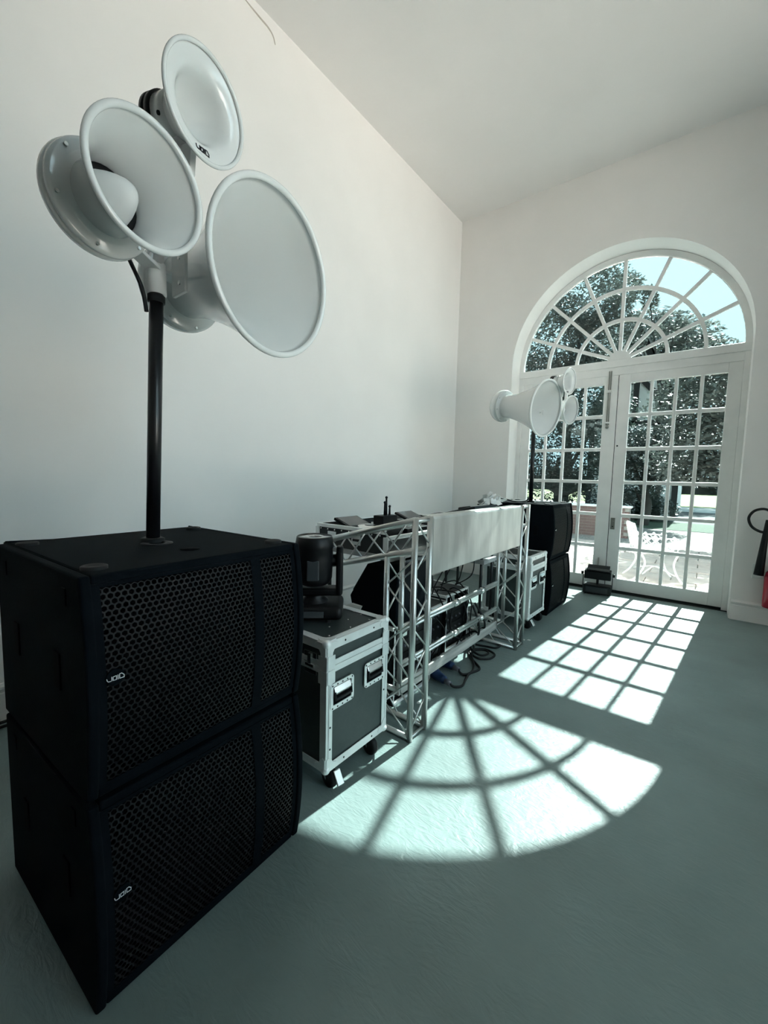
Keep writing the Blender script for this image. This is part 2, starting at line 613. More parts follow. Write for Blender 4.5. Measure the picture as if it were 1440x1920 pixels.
MB().tube([(2.110, DP + .0035, 1.841), (2.110, DP + .008, 1.841)], .010, 12).build('peg_hole', 'void_black', d2)

# ------------------------------------------------------------------ lettering strokes (V O I D as on the badges)
LET = [[(0.00, .62), (.06, .30), (.22, .08), (.42, .02), (.86, .02)], [(.86, 0), (.86, .80)],
       [(1.10, .02), (1.10, .72), (1.70, .80), (1.70, .02), (1.10, .02)],
       [(1.98, 0), (1.98, .84)],
       [(2.26, .02), (2.26, .92), (2.66, .96), (3.08, .52), (3.08, .02), (2.26, .02)]]


def lettering(name, material, parent, o, ex, ey, size, weight=.13, depth=.0012):
    """flat strokes on the plane o + u*ex + v*ey (ex, ey unit)"""
    o, ex, ey = Vector(o), Vector(ex), Vector(ey)
    nz = ex.cross(ey).normalized()
    m = MB()
    for st in LET:
        for (a, b2) in zip(st[:-1], st[1:]):
            p = o + ex * (a[0] - 1.54) * size + ey * (a[1] - .45) * size
            q = o + ex * (b2[0] - 1.54) * size + ey * (b2[1] - .45) * size
            d = (q - p)
            p, q = p - d.normalized() * weight * size * .4, q + d.normalized() * weight * size * .4
            m.bar(p, q, weight * size, depth, up=nz)
    return m.build(name, material, parent)


# ------------------------------------------------------------------ subwoofers
SH, SW, SD = .572, .69, .70


def bow(z):
    t = z / SH
    return SD / 2 - .012 + .030 * (1 - (2 * t - 1) ** 2)


def hexgrille(y0, y1, z0, z1, pitch=.0163, r=.0072):
    m = MB()
    rowh = pitch * .866
    rows = int((z1 - z0) / rowh)
    oz = z0 + (z1 - z0 - rows * rowh) / 2 + rowh / 2
    cols = int((y1 - y0) / pitch)
    R = pitch / sqrt(3)
    for j in range(rows):
        for i in range(cols):
            cy = y0 + (y1 - y0 - cols * pitch) / 2 + pitch * (i + .5 + (.25 if j % 2 else -.25))
            cz = oz + j * rowh
            n = len(m.v)
            for (rad) in (R, r):
                for k in range(6):
                    t = pi / 6 + k * pi / 3
                    y, z = cy + rad * cos(t), cz + rad * sin(t)
                    m.v.append((bow(z) - .009, y, z))
            for k in range(6):      # walls of the holes
                y, z = m.v[n + 6 + k][1:]
                m.v.append((bow(z) - .013, y, z))
            for k in range(6):
                k2 = (k + 1) % 6
                m.f.append((n + k, n + k2, n + 6 + k2, n + 6 + k))
                m.s.append(False)
                m.f.append((n + 6 + k, n + 6 + k2, n + 12 + k2, n + 12 + k))
                m.s.append(False)
    return m


def make_sub():
    s = thing('subwoofer', 'x', 'speaker')
    N = 14
    prof = [(-SD / 2, 0.003), (SD / 2 - .02, 0.003)]
    prof = [(-SD / 2, .003)] + [(bow(.003 + (SH - .006) * i / N), .003 + (SH - .006) * i / N) for i in range(N + 1)] + [(-SD / 2, SH - .003)]
    # shell: side cheeks, top and bottom boards, back, so that the front is an open rim around the grille
    th = .026
    m = MB()
    for (ya, yb) in ((-SW / 2, -SW / 2 + th), (SW / 2 - th, SW / 2)):
        m.prism([(a, ya, b2) for a, b2 in prof], (0, yb - ya, 0), smooth=False)
    m.box(-SD / 2, bow(0) - .002, -SW / 2 + th, SW / 2 - th, .003, .003 + th)
    m.box(-SD / 2, bow(0) - .002, -SW / 2 + th, SW / 2 - th, SH - .003 - th, SH - .003)
    m.box(-SD / 2, -SD / 2 + .02, -SW / 2 + th, SW / 2 - th, .003 + th, SH - .003 - th)
    m.build('cabinet', 'black_paint', s, bevel=.007, seg=3)
    MB().box(bow(0) - .09, bow(0) - .075, -SW / 2 + th, SW / 2 - th, th, SH - th).build('baffle', 'void_black', s)
    for (cy, cz) in ((-.06, SH / 2),):
        MB().lathe([(.0, .235), (.012, .235), (.012, .215), (-.004, .20), (-.05, .09), (-.045, .06), (-.038, 0)], (bow(0) - .07, cy, cz), (1, 0, 0), 36).build('cone', 'void_black', s)
    g0, g1 = -SW / 2 + th + .006, SW / 2 - th - .006
    yb0, yb1 = .138, .166
    hexgrille(g0, yb0, th + .006, SH - th - .006).build('grille', 'grille', s, fix=False)
    hexgrille(yb1, g1, th + .006, SH - th - .006).build('grille', 'grille', s, fix=False)
    # solid vertical strip and grille border
    bm_ = MB()
    for (ya, yb, w_) in ((yb0 - .004, yb1 + .004, .0), (-SW / 2 + th, g0 + .012, 0), (g1 - .012, SW / 2 - th, 0)):
        for i in range(10):
            za = th + (SH - 2 * th) * i / 10
            zb = th + (SH - 2 * th) * (i + 1) / 10
            bm_.quad((bow(za) - .0075, ya, za), (bow(za) - .0075, yb, za), (bow(zb) - .0075, yb, zb), (bow(zb) - .0075, ya, zb))
    for z_ in (th, SH - th - .010):
        bm_.box(bow(z_ + .005) - .010, bow(z_ + .005) - .0075, -SW / 2 + th, SW / 2 - th, z_, z_ + .010)
    bm_.build('grille_strip', 'black_paint', s, fix=False)
    bz = .312
    bg = MB().lathe([(0, 0), (0, .021), (.004, .021), (.005, .019), (.005, 0)], (bow(bz) - .009, -.283, bz), (1, 0, 0), 28).build('badge', 'black_paint', s)
    lettering('lettering', 'badge_white', bg, (bow(bz) - .0035, -.283, bz), (0, 1, 0), (0, 0, 1), .0125, .12)
    for sx in (-1, 1):
        for sy in (-1, 1):
            MB().lathe([(0, .030), (.008, .030), (.010, .026), (.006, .018), (.006, 0)], (sx * .265, sy * .285, SH - .003), (0, 0, 1), 20).build('stacking_cup', 'black_rubber', s)
            MB().lathe([(0, .024), (.0035, .024), (.0035, 0)], (sx * .265, sy * .285, 0), (0, 0, 1), 16).build('foot', 'black_rubber', s)
    for sy in (-1, 1):
        for xx in (-.16, .18):
            MB().box(xx - .022, xx + .022, sy * (SW / 2) - .004, sy * (SW / 2) + .004, .25, .35).build('side_handle', 'void_black', s, bevel=.003)
        for xx in (-.248, .248):
            MB().box(xx - .014, xx + .014, sy * (SW / 2) - .003, sy * (SW / 2) + .004, .485, .53).build('latch_plate', 'black_paint', s, bevel=.002)
    MB().lathe([(0, .05), (.003, .05), (.003, .026), (-.004, .024), (-.004, 0)], (.0, .0, SH - .002), (0, 0, 1), 24).build('pole_socket', 'black_rubber', s)
    MB().lathe([(0, .03), (.002, .03), (.002, 0)], (.175, .02, SH - .003), (0, 0, 1), 20).build('top_recess', 'void_black', s)
    return s


NSX, NSY, NRZ = 1.525, -4.934, radians(2.4)
FSX, FSY, FRZ = 1.480, -.893, radians(-1.0)
sub = make_sub()
subs = [sub, copy_tree(sub), copy_tree(sub), copy_tree(sub)]
for s, (x, y, z, rz, lab) in zip(subs, (
        (NSX, NSY, 0, NRZ, 'black subwoofer on the floor, bottom of the nearest stack'),
        (NSX, NSY, SH + .0075, NRZ, 'black subwoofer with hexagon grille, on top of the nearest stack'),
        (FSX, FSY, 0, FRZ, 'black subwoofer on the floor by the French doors, bottom of far stack'),
        (FSX, FSY, SH + .0075, FRZ, 'black subwoofer on top of the far stack by the French doors, sunlit lid'))):
    s.location = (x, y, z)
    s.rotation_euler = (0, 0, rz)
    s['label'] = lab
    s['group'] = 'stacked subwoofers'


# ------------------------------------------------------------------ horn loudspeakers on poles
def axis(az, el):
    az, el = radians(az), radians(el)
    return Vector((cos(az) * cos(el), sin(az) * cos(el), sin(el)))


def frame_of(n):
    e1 = Vector((0, 0, 1)).cross(n).normalized()   # to the right when looking at the mouth
    e2 = n.cross(e1).normalized()
    return e1, e2


def horn_shell(mbx, M, n, R, L, r0, p, th=.007, rim=.011, steps=22):
    """flared horn, mouth centre M, opening along n"""
    prof = []
    for i in range(steps + 1):
        t = i / steps
        prof.append((-L + L * t, r0 + (R - r0) * t ** p + th))
    # rolled rim
    for k in range(1, 12):
        a = -pi * .35 + (pi * 1.75) * k / 12
        prof.append((.002 + rim * sin(a), R + rim * .2 + rim * cos(a)))
    for i in range(steps, -1, -1):
        t = i / steps
        prof.append((-L + L * t - (.002 if i == steps else 0), r0 + (R - r0) * t ** p))
    mbx.lathe(prof, M, n, 72)
    return mbx


def housing(mbx, Fc, n, r, back, neck, dome=1.0):
    """drum behind a horn: flange ring at Fc, dome to the back"""
    prof = [(.012, neck * .98), (.004, neck + .015), (.0, neck + .02), (0, r - .01), (-.004, r - .002), (-.012, r), (-.014, r - .004), (-.017, r - .004), (-.019, r), (-.03, r + .002)]
    for k in range(1, 13):
        a = pi / 2 * k / 12
        prof.append((-.03 - back * sin(a), (r + .002) * (cos(a) ** .8 if k < 12 else 0)))
    mbx.lathe(prof, Fc, n, 64)
    return mbx


def make_horns(loc, tilt_base, C, B, Hh, lab, pole_lab, cable_side, collar_z):
    (Cm, Cn, CRr), (Bm, Bn, BRr), (Hm, Hn, HRr) = C, B, Hh
    base = Vector(loc)
    s = thing('horn_loudspeaker', lab, 'speaker', base + Vector((0, 0, collar_z)))
    s.matrix_world = Matrix.Translation(base + Vector((0, 0, collar_z)))
    off = base + Vector((0, 0, collar_z))
    Cm, Bm, Hm = Cm - off, Bm - off, Hm - off
    # ---- low horn
    L = .49
    horn_shell(MB(), Cm, Cn, CRr - .008, L, .112, 1.75).build('low_horn', 'gloss_white', s, fix=False)
    Fc = Cm - Cn * L
    lh = housing(MB(), Fc, Cn, .172, .125, .11).build('low_housing', 'gloss_white', s, fix=False)
    e1, e2 = frame_of(Cn)
    for k in range(8):
        t = 2 * pi * k / 8 + .3
        p = Fc + (e1 * cos(t) + e2 * sin(t)) * .155
        MB().tube([p - Cn * .002, p + Cn * .006], .0052, 8).build('screw', 'steel', lh)
    MB().lathe([(.0, .105), (.01, .10), (.05, .03), (.06, 0)], Fc + Cn * .03, Cn, 32).build('low_cone', 'satin_white', s)
    # ---- mid horn
    L2 = .185
    horn_shell(MB(), Bm, Bn, BRr - .005, L2, .082, 2.3, th=.006, rim=.0085).build('mid_horn', 'gloss_white', s, fix=False)
    Fb = Bm - Bn * L2
    mh = housing(MB(), Fb, Bn, .136, .060, .086).build('mid_housing', 'gloss_white', s, fix=False)
    e1b, e2b = frame_of(Bn)
    for k in range(6):
        t = 2 * pi * k / 6 + .35
        p = Fb + (e1b * cos(t) + e2b * sin(t)) * .121
        MB().tube([p - Bn * .002, p + Bn * .006], .0048, 8).build('screw', 'steel', mh)
    pl = [(0, .066), (.03, .0575), (.06, .046), (.085, .034), (.10, .024), (.108, .014), (.111, 0)]
    MB().lathe(pl, Bm - Bn * .178, Bn, 40).build('phase_plug', 'satin_white', s)
    MB().lathe([(0, .081), (.004, .081), (.004, 0)], Bm - Bn * .180, Bn, 32).build('mid_throat', 'black_rubber', s)
    # ---- high horn
    rim = .0055
    R = HRr - .006
    inner = [(-.001, R), (-.002, R * .95), (-.0035, R * .88), (-.006, R * .79), (-.011, R * .70), (-.020, R * .63), (-.036, R * .57), (-.060, R * .49), (-.090, R * .36), (-.115, R * .24), (-.145, R * .18), (-.146, 0)]
    outer = [(-.13, R * .24 + .012), (-.100, R * .36 + .012), (-.074, R * .49 + .010), (-.052, R * .60 + .007), (-.036, R * .66 + .006), (-.024, R * .72 + .005), (-.015, R * .82 + .003), (-.010, R * .93 + .002)]
    rimp = [(.002 + rim * sin(a), R + rim * .3 + rim * cos(a)) for a in [-pi * .4 + pi * 1.8 * k / 12 for k in range(1, 12)]]
    hh = MB().lathe(outer + rimp + inner, Hm, Hn, 64).build('high_horn', 'gloss_white', s, fix=False)
    MB().lathe([(-.098, .052), (-.098, .060), (-.150, .060), (-.152, .050), (-.152, 0)], Hm, Hn, 40).build('driver_collar', 'gloss_white', s, fix=False)
    MB().lathe([(-.150, .058), (-.152, .066), (-.168, .066), (-.169, .062), (-.173, .062), (-.174, .066), (-.188, .066), (-.190, .05), (-.205, .045), (-.206, 0)], Hm, Hn, 40).build('driver', 'black_plastic', s, fix=False)
    e1h, e2h = frame_of(Hn)
    for t in (.2, 1.8, 3.6, 5.2):
        d = e1h * cos(t) + e2h * sin(t)
        MB().tube([Hm - Hn * .118 + d * .056, Hm - Hn * .118 + d * .063], .006, 8).build('grommet', 'black_plastic', hh)
    # lettering on the lower lip of the high horn
    lip_p = Hm - e2h * R * .82 - Hn * .0052
    lip_t = (e2h * (R * .17) - Hn * .0046).normalized()
    lettering('lettering', 'black_plastic', hh, lip_p + e1h.cross(lip_t) * .0016, e1h, lip_t, .0138, .17)
    # ---- bracket: collar on the pole, plates to the two drums, stalk to the high horn
    MB().lathe([(-.012, .0), (-.012, .031), (.085, .031), (.088, .028), (.088, 0)], (0, 0, 0), (0, 0, 1), 28).build('collar', 'satin_white', s)
    top = Vector((0, 0, .085))
    m = MB()
    tB = Bm - Bn * (L2 + .01) - Vector((0, 0, .05))
    tC = Cm - Cn * (L - .05) - Vector((0, 0, .02))
    m.bar(top - Vector((0, 0, .02)), tB, .05, .012)
    m.bar(top - Vector((0, 0, .02)), tC, .06, .012)
    m.build('bracket_arm', 'satin_white', s, bevel=.002)
    sg = (Cm - Bm).y > 0 and 1 or -1
    pl_ = MB().obox(Vector((.07, sg * .045, .06)), Vector((.045, 0, 0)), Vector((0, .006, 0)), Vector((0, 0, .075))).build('bracket_plate', 'satin_white', s, bevel=.003)
    for zz in (.02, .10):
        MB().tube([(.08, sg * .036, zz), (.08, sg * .06, zz)], .008, 6).build('bolt', 'steel', pl_)
    hp = Hm - Hn * .10
    MB().tube([top + Vector((.01, 0, -.01)), Vector((hp.x * .35, hp.y * .35, .20)), hp - Vector((0, 0, .045))], .016, 10).build('stalk', 'satin_white', s)
    MB().obox(Hm - Hn * .075 - e2h * .112 + e1h * .012, Hn * .020, e1h * .010, e2h * .040).build('high_bracket', 'satin_white', s, bevel=.002)
    # cable tail from the drum to the pole
    a = Vector((-.03, cable_side * .075, .115))
    MB().tube(catmull([a + Vector((0, 0, .02)), a + Vector((.0, .0, -.02)), Vector((-.012, cable_side * .042, .0)), Vector((-.008, cable_side * .030, -.075))], 8), .0065, 8).build('cable', 'black_rubber', s)
    # ---- pole
    p = thing('speaker_pole', pole_lab, 'pole', Vector(tilt_base))
    tb = Vector(tilt_base)
    up = off - tb
    MB().tube([Vector((0, 0, .0)), up + up.normalized() * .02], .0222, 20).build('tube', 'steel_black', p)
    MB().lathe([(.0, .038), (.012, .038), (.016, .030), (.016, .0222)], (0, 0, .0), up, 24).build('spigot', 'black_rubber', p)
    MB().lathe([(0, .0222), (0, .027), (.022, .027), (.022, .0222)], up * .955, up, 20).build('cable_tie', 'black_rubber', p)
    return s


make_horns((1.505, -4.907, 0), (1.476, -4.926, 2 * SH + .0055),
           (Vector((1.737, -4.599, 2.121)), axis(8.4, -5.0), .284), (Vector((1.867, -5.081, 2.110)), axis(10.8, -3.2), .1505), (Vector((1.863, -4.924, 2.392)), axis(12.2, -6.5), .1333),
           'large white three horn loudspeaker on the pole above the nearest stack', 'black pole standing on the nearest subwoofer stack', -1, 2.005)
make_horns((1.470, -.915, 0), (1.480, -.915, 2 * SH + .0055),
           (Vector((1.676, -1.19, 2.125)), axis(-13.3, -8.7), .284), (Vector((1.798, -.738, 2.161)), axis(-14.0, -6.3), .1505), (Vector((1.835, -.996, 2.412)), axis(-13.0, -5.2), .1333),
           'white three horn loudspeaker in front of the French doors', 'black pole standing on the far subwoofer stack', 1, 2.02)


# ------------------------------------------------------------------ flight cases on casters
def make_case():
    """local: front face at x=0 (towards +x), y -cw/2..cw/2, floor z=0"""
    c = thing('flight_case', 'x', 'case')
    cw, cd, z0, z1 = .425, .46, .10, .685
    seam = .575
    x0, x1, y0, y1 = -cd, 0.0, -cw / 2, cw / 2
    e = .003
    MB().box(x0 + e, x1 - e, y0 + e, y1 - e, z0 + e, seam - .003).build('body', 'laminate', c)
    MB().box(x0 + e, x1 - e, y0 + e, y1 - e, seam + .003, z1 - e).build('lid', 'laminate', c)
    w = .036
    t = .0035
    ed = lambda m_, n='edge_trim': m_.build(n, 'alu_case', c, bevel=.0012, seg=1)
    for (xx, sx) in ((x0, -1), (x1, 1)):      # vertical angles
        for (yy, sy) in ((y0, -1), (y1, 1)):
            m = MB()
            m.box(min(xx, xx - sx * w), max(xx, xx - sx * w), min(yy - sy * 0, yy + sy * t), max(yy, yy + sy * t), z0 + .02, z1 - .02)
            m.box(min(xx, xx + sx * t), max(xx, xx + sx * t), min(yy + sy * t, yy - sy * w), max(yy + sy * t, yy - sy * w), z0 + .02, z1 - .02)
            m.box(min(xx + sx * t, xx + sx * 2 * t), max(xx + sx * t, xx + sx * 2 * t), min(yy - sy * .010, yy - sy * .014), max(yy - sy * .010, yy - sy * .014), z0 + .03, z1 - .03)
            ed(m)
    for (zz, sz) in ((z0, -1), (z1, 1)):      # horizontal angles
        for (xx, sx) in ((x0, -1), (x1, 1)):
            m = MB()
            m.box(min(xx, xx + sx * t), max(xx, xx + sx * t), y0 + .02, y1 - .02, min(zz, zz - sz * w), max(zz, zz - sz * w))
            m.box(min(xx + sx * t, xx - sx * w), max(xx + sx * t, xx - sx * w), y0 + .02, y1 - .02, min(zz, zz + sz * t), max(zz, zz + sz * t))
            for g in (.010, .020):
                m.box(min(xx - sx * g, xx - sx * (g + .004)), max(xx - sx * g, xx - sx * (g + .004)), y0 + .03, y1 - .03, min(zz + sz * t, zz + sz * (t + .002)), max(zz + sz * t, zz + sz * (t + .002)))
            ed(m)
        for (yy, sy) in ((y0, -1), (y1, 1)):
            m = MB()
            m.box(x0 + .02, x1 - .02, min(yy, yy + sy * t), max(yy, yy + sy * t), min(zz, zz - sz * w), max(zz, zz - sz * w))
            m.box(x0 + .02, x1 - .02, min(yy + sy * t, yy - sy * w), max(yy + sy * t, yy - sy * w), min(zz, zz + sz * t), max(zz, zz + sz * t))
            ed(m)
    # tongue and groove closure around the seam
    for (a0, a1) in ((seam - .030, seam - .001), (seam + .001, seam + .026)):
        m = MB()
        m.box(x1, x1 + .005, y0 + .03, y1 - .03, a0, a1).box(x0 - .005, x0, y0 + .03, y1 - .03, a0, a1)
        m.box(x0 + .03, x1 - .03, y0 - .005, y0, a0, a1).box(x0 + .03, x1 - .03, y1, y1 + .005, a0, a1)
        m.build('closure_rail', 'alu_case', c, bevel=.0015, seg=1)
    # ball corners with wings
    def wing(m, o, u, v, n):
        o, u, v, n = Vector(o), Vector(u), Vector(v), Vector(n)
        P = [(0, 0), (.052, .0), (.066, .012), (.060, .028), (.040, .036), (.030, .052), (.014, .066), (0, .058)]
        m.prism([o + u * a + v * b2 for a, b2 in P], n * .005)
    for (zz, sz) in ((z0, -1), (z1, 1)):
        for (xx, sx) in ((x0, -1), (x1, 1)):
            for (yy, sy) in ((y0, -1), (y1, 1)):
                m = MB()
                m.sphere((xx - sx * .008, yy - sy * .008, zz - sz * .008), .021, 12, 8)
                wing(m, (xx + sx * .002, yy, zz), (0, -sy, 0), (0, 0, -sz), (sx, 0, 0))
                wing(m, (xx, yy + sy * .002, zz), (-sx, 0, 0), (0, 0, -sz), (0, sy, 0))
                wing(m, (xx, yy, zz + sz * .002), (-sx, 0, 0), (0, -sy, 0), (0, 0, sz))
                m.build('corner_cap', 'alu_case', c, bevel=.001, seg=1)
    # corner braces at the seam on the front
    for sy in (-1, 1):
        for zc in (seam + .02, seam - .045):
            yy = sy * (cw / 2)
            MB().box(-.045, .009, min(yy + sy * .004, yy + sy * .007), max(yy + sy * .004, yy + sy * .007), zc - .030, zc + .030).box(.0045, .009, min(yy, yy - sy * .045), max(yy, yy - sy * .045), zc - .030, zc + .030).build('seam_brace', 'alu_case', c, bevel=.001, seg=1)
    # recessed spring handles on the front
    for (yc, zc) in ((-.118, .435), (.108, .447)):
        m = MB()
        hw, hh = .075, .060
        outer, inner = [], []
        for (sy_, sz_, a0) in ((1, 1, 0), (-1, 1, 90), (-1, -1, 180), (1, -1, 270)):
            for k in range(5):
                th_ = radians(a0 + 22.5 * k)
                outer.append((yc + sy_ * (hw - .018) + .018 * cos(th_), zc + sz_ * (hh - .018) + .018 * sin(th_)))
                inner.append((yc + sy_ * (hw - .022) + .006 * cos(th_), zc + .002 + sz_ * (hh - .024) + .006 * sin(th_)))
        for k in range(20):
            k2 = (k + 1) % 20
            (oa, ob), (oc, od), (ia, ib), (ic, id_) = outer[k], outer[k2], inner[k], inner[k2]
            m.quad((.0075, oa, ob), (.0075, oc, od), (.0075, ic, id_), (.0075, ia, ib))
            m.quad((.002, oa, ob), (.002, oc, od), (.0075, oc, od), (.0075, oa, ob))
            m.quad((.0075, ia, ib), (.0075, ic, id_), (.0, ic, id_), (.0, ia, ib))
        hd = m.build('handle_dish', 'alu_case', c)
        MB().box(-.0015, .0045, yc - hw + .010, yc + hw - .010, zc - hh + .010, zc + hh - .012).build('dish_recess', 'void_black', hd)
        MB().obox((.008, yc, zc + .022), (.0035, 0, .006), (0, hw - .022, 0), (-.006, 0, .014)).build('handle_flap', 'steel', hd, bevel=.003)
        MB().tube([(.010, yc - hw + .024, zc + .020), (.016, yc - hw + .024, zc - .012), (.016, yc + hw - .024, zc - .012), (.010, yc + hw - .024, zc + .020)], .0065, 8).build('handle_bar', 'black_rubber', hd)
        m = MB()
        for a in range(5):
            for (dy, dz) in ((-hw + .012 + (2 * hw - .024) * a / 4, hh - .009), (-hw + .012 + (2 * hw - .024) * a / 4, -hh + .008)):
                m.sphere((.0075, yc + dy, zc + dz), .0042, 8, 4, (.5, 1, 1))
        m.build('rivet', 'black_plastic', hd)
    # butterfly latches on the two sides
    for sy in (-1, 1):
        for xx in (-.36, -.10):
            lt = MB().box(xx - .04, xx + .04, sy * cw / 2 - .004 if sy < 0 else sy * cw / 2, sy * cw / 2 if sy < 0 else sy * cw / 2 + .004, seam - .05, seam + .05).build('latch', 'steel', c, bevel=.003)
            yk = sy * (cw / 2 + .007)
            MB().obox((xx, yk, seam - .01), (.026, 0, 0), (0, .003, 0), (0, 0, .006)).obox((xx, yk, seam + .02), (.010, 0, 0), (0, .003, 0), (0, 0, .022)).build('latch_key', 'steel', lt)
    # rivets along lid and edges
    m = MB()
    for (px, py) in ((-.06, -.14), (-.06, .0), (-.06, .14), (-.40, -.14), (-.40, 0), (-.40, .14), (-.14, -.17), (-.14, -.06), (-.14, .07), (-.14, .17), (-.27, .12), (-.27, .18), (-.20, .18)):
        m.sphere((px, py, z1 - .002), .006, 8, 4, (1, 1, .5))
    m.build('lid_rivets', 'steel', c)['kind'] = 'stuff'
    m = MB()
    for (py, pz) in ((-.10, z1 - .016), (.10, z1 - .016), (-.10, z0 + .016), (.10, z0 + .016), (-cw / 2 + .022, .30), (cw / 2 - .022, .32), (-cw / 2 + .022, .20), (cw / 2 - .022, .52)):
        m.sphere((.0036, py, pz), .005, 8, 4, (.5, 1, 1))
    m.build('edge_rivets', 'black_plastic', c)['kind'] = 'stuff'
    # casters
    for sx, xx in ((-1, -cd + .07), (1, -.052)):
        for sy in (-1, 1):
            yy = sy * (cw / 2 - .055) - (.03 if sy > 0 else 0)
            k = MB().box(xx - .04, xx + .04, yy - .035, yy + .035, z0 - .008, z0 - .001).build('caster', 'steel', c)
            ang = -.15
            d = Vector((cos(ang), sin(ang), 0))
            q = Vector((-sin(ang), cos(ang), 0))
            o = Vector((xx, yy, 0)) + d * .028
            MB().tube([(xx, yy, z0 - .004), (xx, yy, z0 - .016)], .028, 16).build('swivel', 'steel', k)
            m = MB()
            for s_ in (-1, 1):
                m.prism([o + q * s_ * .020 + Vector((0, 0, .04)), Vector((xx, yy, 0)) + q * s_ * .020 + d * .026 + Vector((0, 0, z0 - .012)), Vector((xx, yy, 0)) + q * s_ * .020 - d * .026 + Vector((0, 0, z0 - .012))], q * s_ * .003)
            m.build('fork', 'steel', k)
            MB().lathe([(-.015, 0), (-.016, .032), (-.014, .0435), (-.007, .046), (.007, .046), (.014, .0435), (.016, .032), (.015, 0)], o + Vector((0, 0, .046)), q, 24).build('wheel', 'black_rubber', k)
            if sx > 0 and sy < 0:
                MB().obox(o + d * .050 + q * .012 + Vector((0, 0, .062)), d * .018 - Vector((0, 0, .026)), q * .018, Vector((0, 0, .003)) + d * .004).build('brake_pedal', 'steel', k, bevel=.003)
    return c


case = make_case()
case.location = (1.79, -4.157, 0)
case['label'] = 'black flight case with aluminium edges beside the nearest subwoofers'
case['group'] = 'flight cases on casters'
case2 = copy_tree(case)
case2.location = (1.80, -1.565, 0)
case2.rotation_euler = (0, 0, radians(-1.5))
case2['label'] = 'black flight case with aluminium edges between truss booth and far subwoofers'

# ------------------------------------------------------------------ moving head light on the near case
mh = thing('moving_head_light', 'black moving head stage light pointing up on the nearest flight case', 'stage light', (1.497, -4.172, .6905), radians(-48))
m = MB()
prof = [(-.125, -.10), (.125, -.10), (.125, .10), (-.125, .10)]
m.box(-.125, .125, -.145, .145, .012, .080)
m.build('base', 'black_plastic', mh, bevel=.028, seg=5)
MB().box(.118, .127, -.055, .055, .030, .062).build('display', 'screen_grey', mh, bevel=.002)
fm_ = MB()
for sx in (-1, 1):
    for sy in (-1, 1):
        fm_.lathe([(0, .014), (.014, .014)], (sx * .09, sy * .075, 0), (0, 0, 1), 12)
fm_.build('feet', 'black_rubber', mh)
MB().lathe([(.070, .075), (.085, .070), (.10, .05), (.115, .05)], (0, 0, 0), (0, 0, 1), 28).build('turntable', 'black_plastic', mh)
y_ = MB()
y_.box(-.045, .045, -.135, .135, .112, .150)
for s_ in (-1, 1):
    y_.prism([(-.05, s_ * .108, .115), (.05, s_ * .108, .115), (.040, s_ * .108, .33), (.02, s_ * .108, .36), (-.02, s_ * .108, .36), (-.040, s_ * .108, .33)], (0, s_ * .034, 0))
y_.build('yoke', 'black_plastic', mh, bevel=.012, seg=3)
hd = MB().lathe([(.165, 0), (.165, .060), (.175, .078), (.20, .088), (.30, .092), (.345, .090), (.352, .094), (.37, .094), (.405, .088), (.409, .084), (.404, .080), (.404, 0)], (0, 0, 0), (0.02, 0.0, 1), 40).build('head', 'black_plastic', mh)
MB().lathe([(.403, 0), (.4065, 0), (.4065, .079), (.403, .080)], (0, 0, 0), (0.02, 0, 1), 40).build('lens', 'lens', hd)
MB().tube([(0, -.11, .285), (0, .11, .285)], .03, 16).build('tilt_axle', 'black_plastic', mh)
MB().box(.04, .098, -.03, .03, .20, .30).build('vent_cover', 'screen_grey', hd, bevel=.006)

# ------------------------------------------------------------------ truss booth
booth = thing('truss_booth', 'aluminium truss DJ booth with polished front panel along the left wall', 'truss', (1.78, -2.98, 0))
BO = Vector((1.78, -2.98, 0))
P_ = lambda x, y, z: Vector((x, y, z)) - BO
CRAD, BRAD = .0155, .0052
XF, XB = 1.865, 1.690
SLOPE = .268


def part_tube(name, p, q, r, n=12):
    return MB().tube([p, q], r, n).build(name, 'aluminium', booth)


def zigzag(a0, a1, b0, b1, n, start=0):
    """braces between line a0-a1 and line b0-b1"""
    for i in range(n):
        t0, t1 = i / n, (i + 1) / n
        pa, pb = (a0.lerp(a1, t0), b0.lerp(b1, t1)) if (i + start) % 2 == 0 else (b0.lerp(b1, t0), a0.lerp(a1, t1))
        part_tube('brace', pa, pb, BRAD, 7)


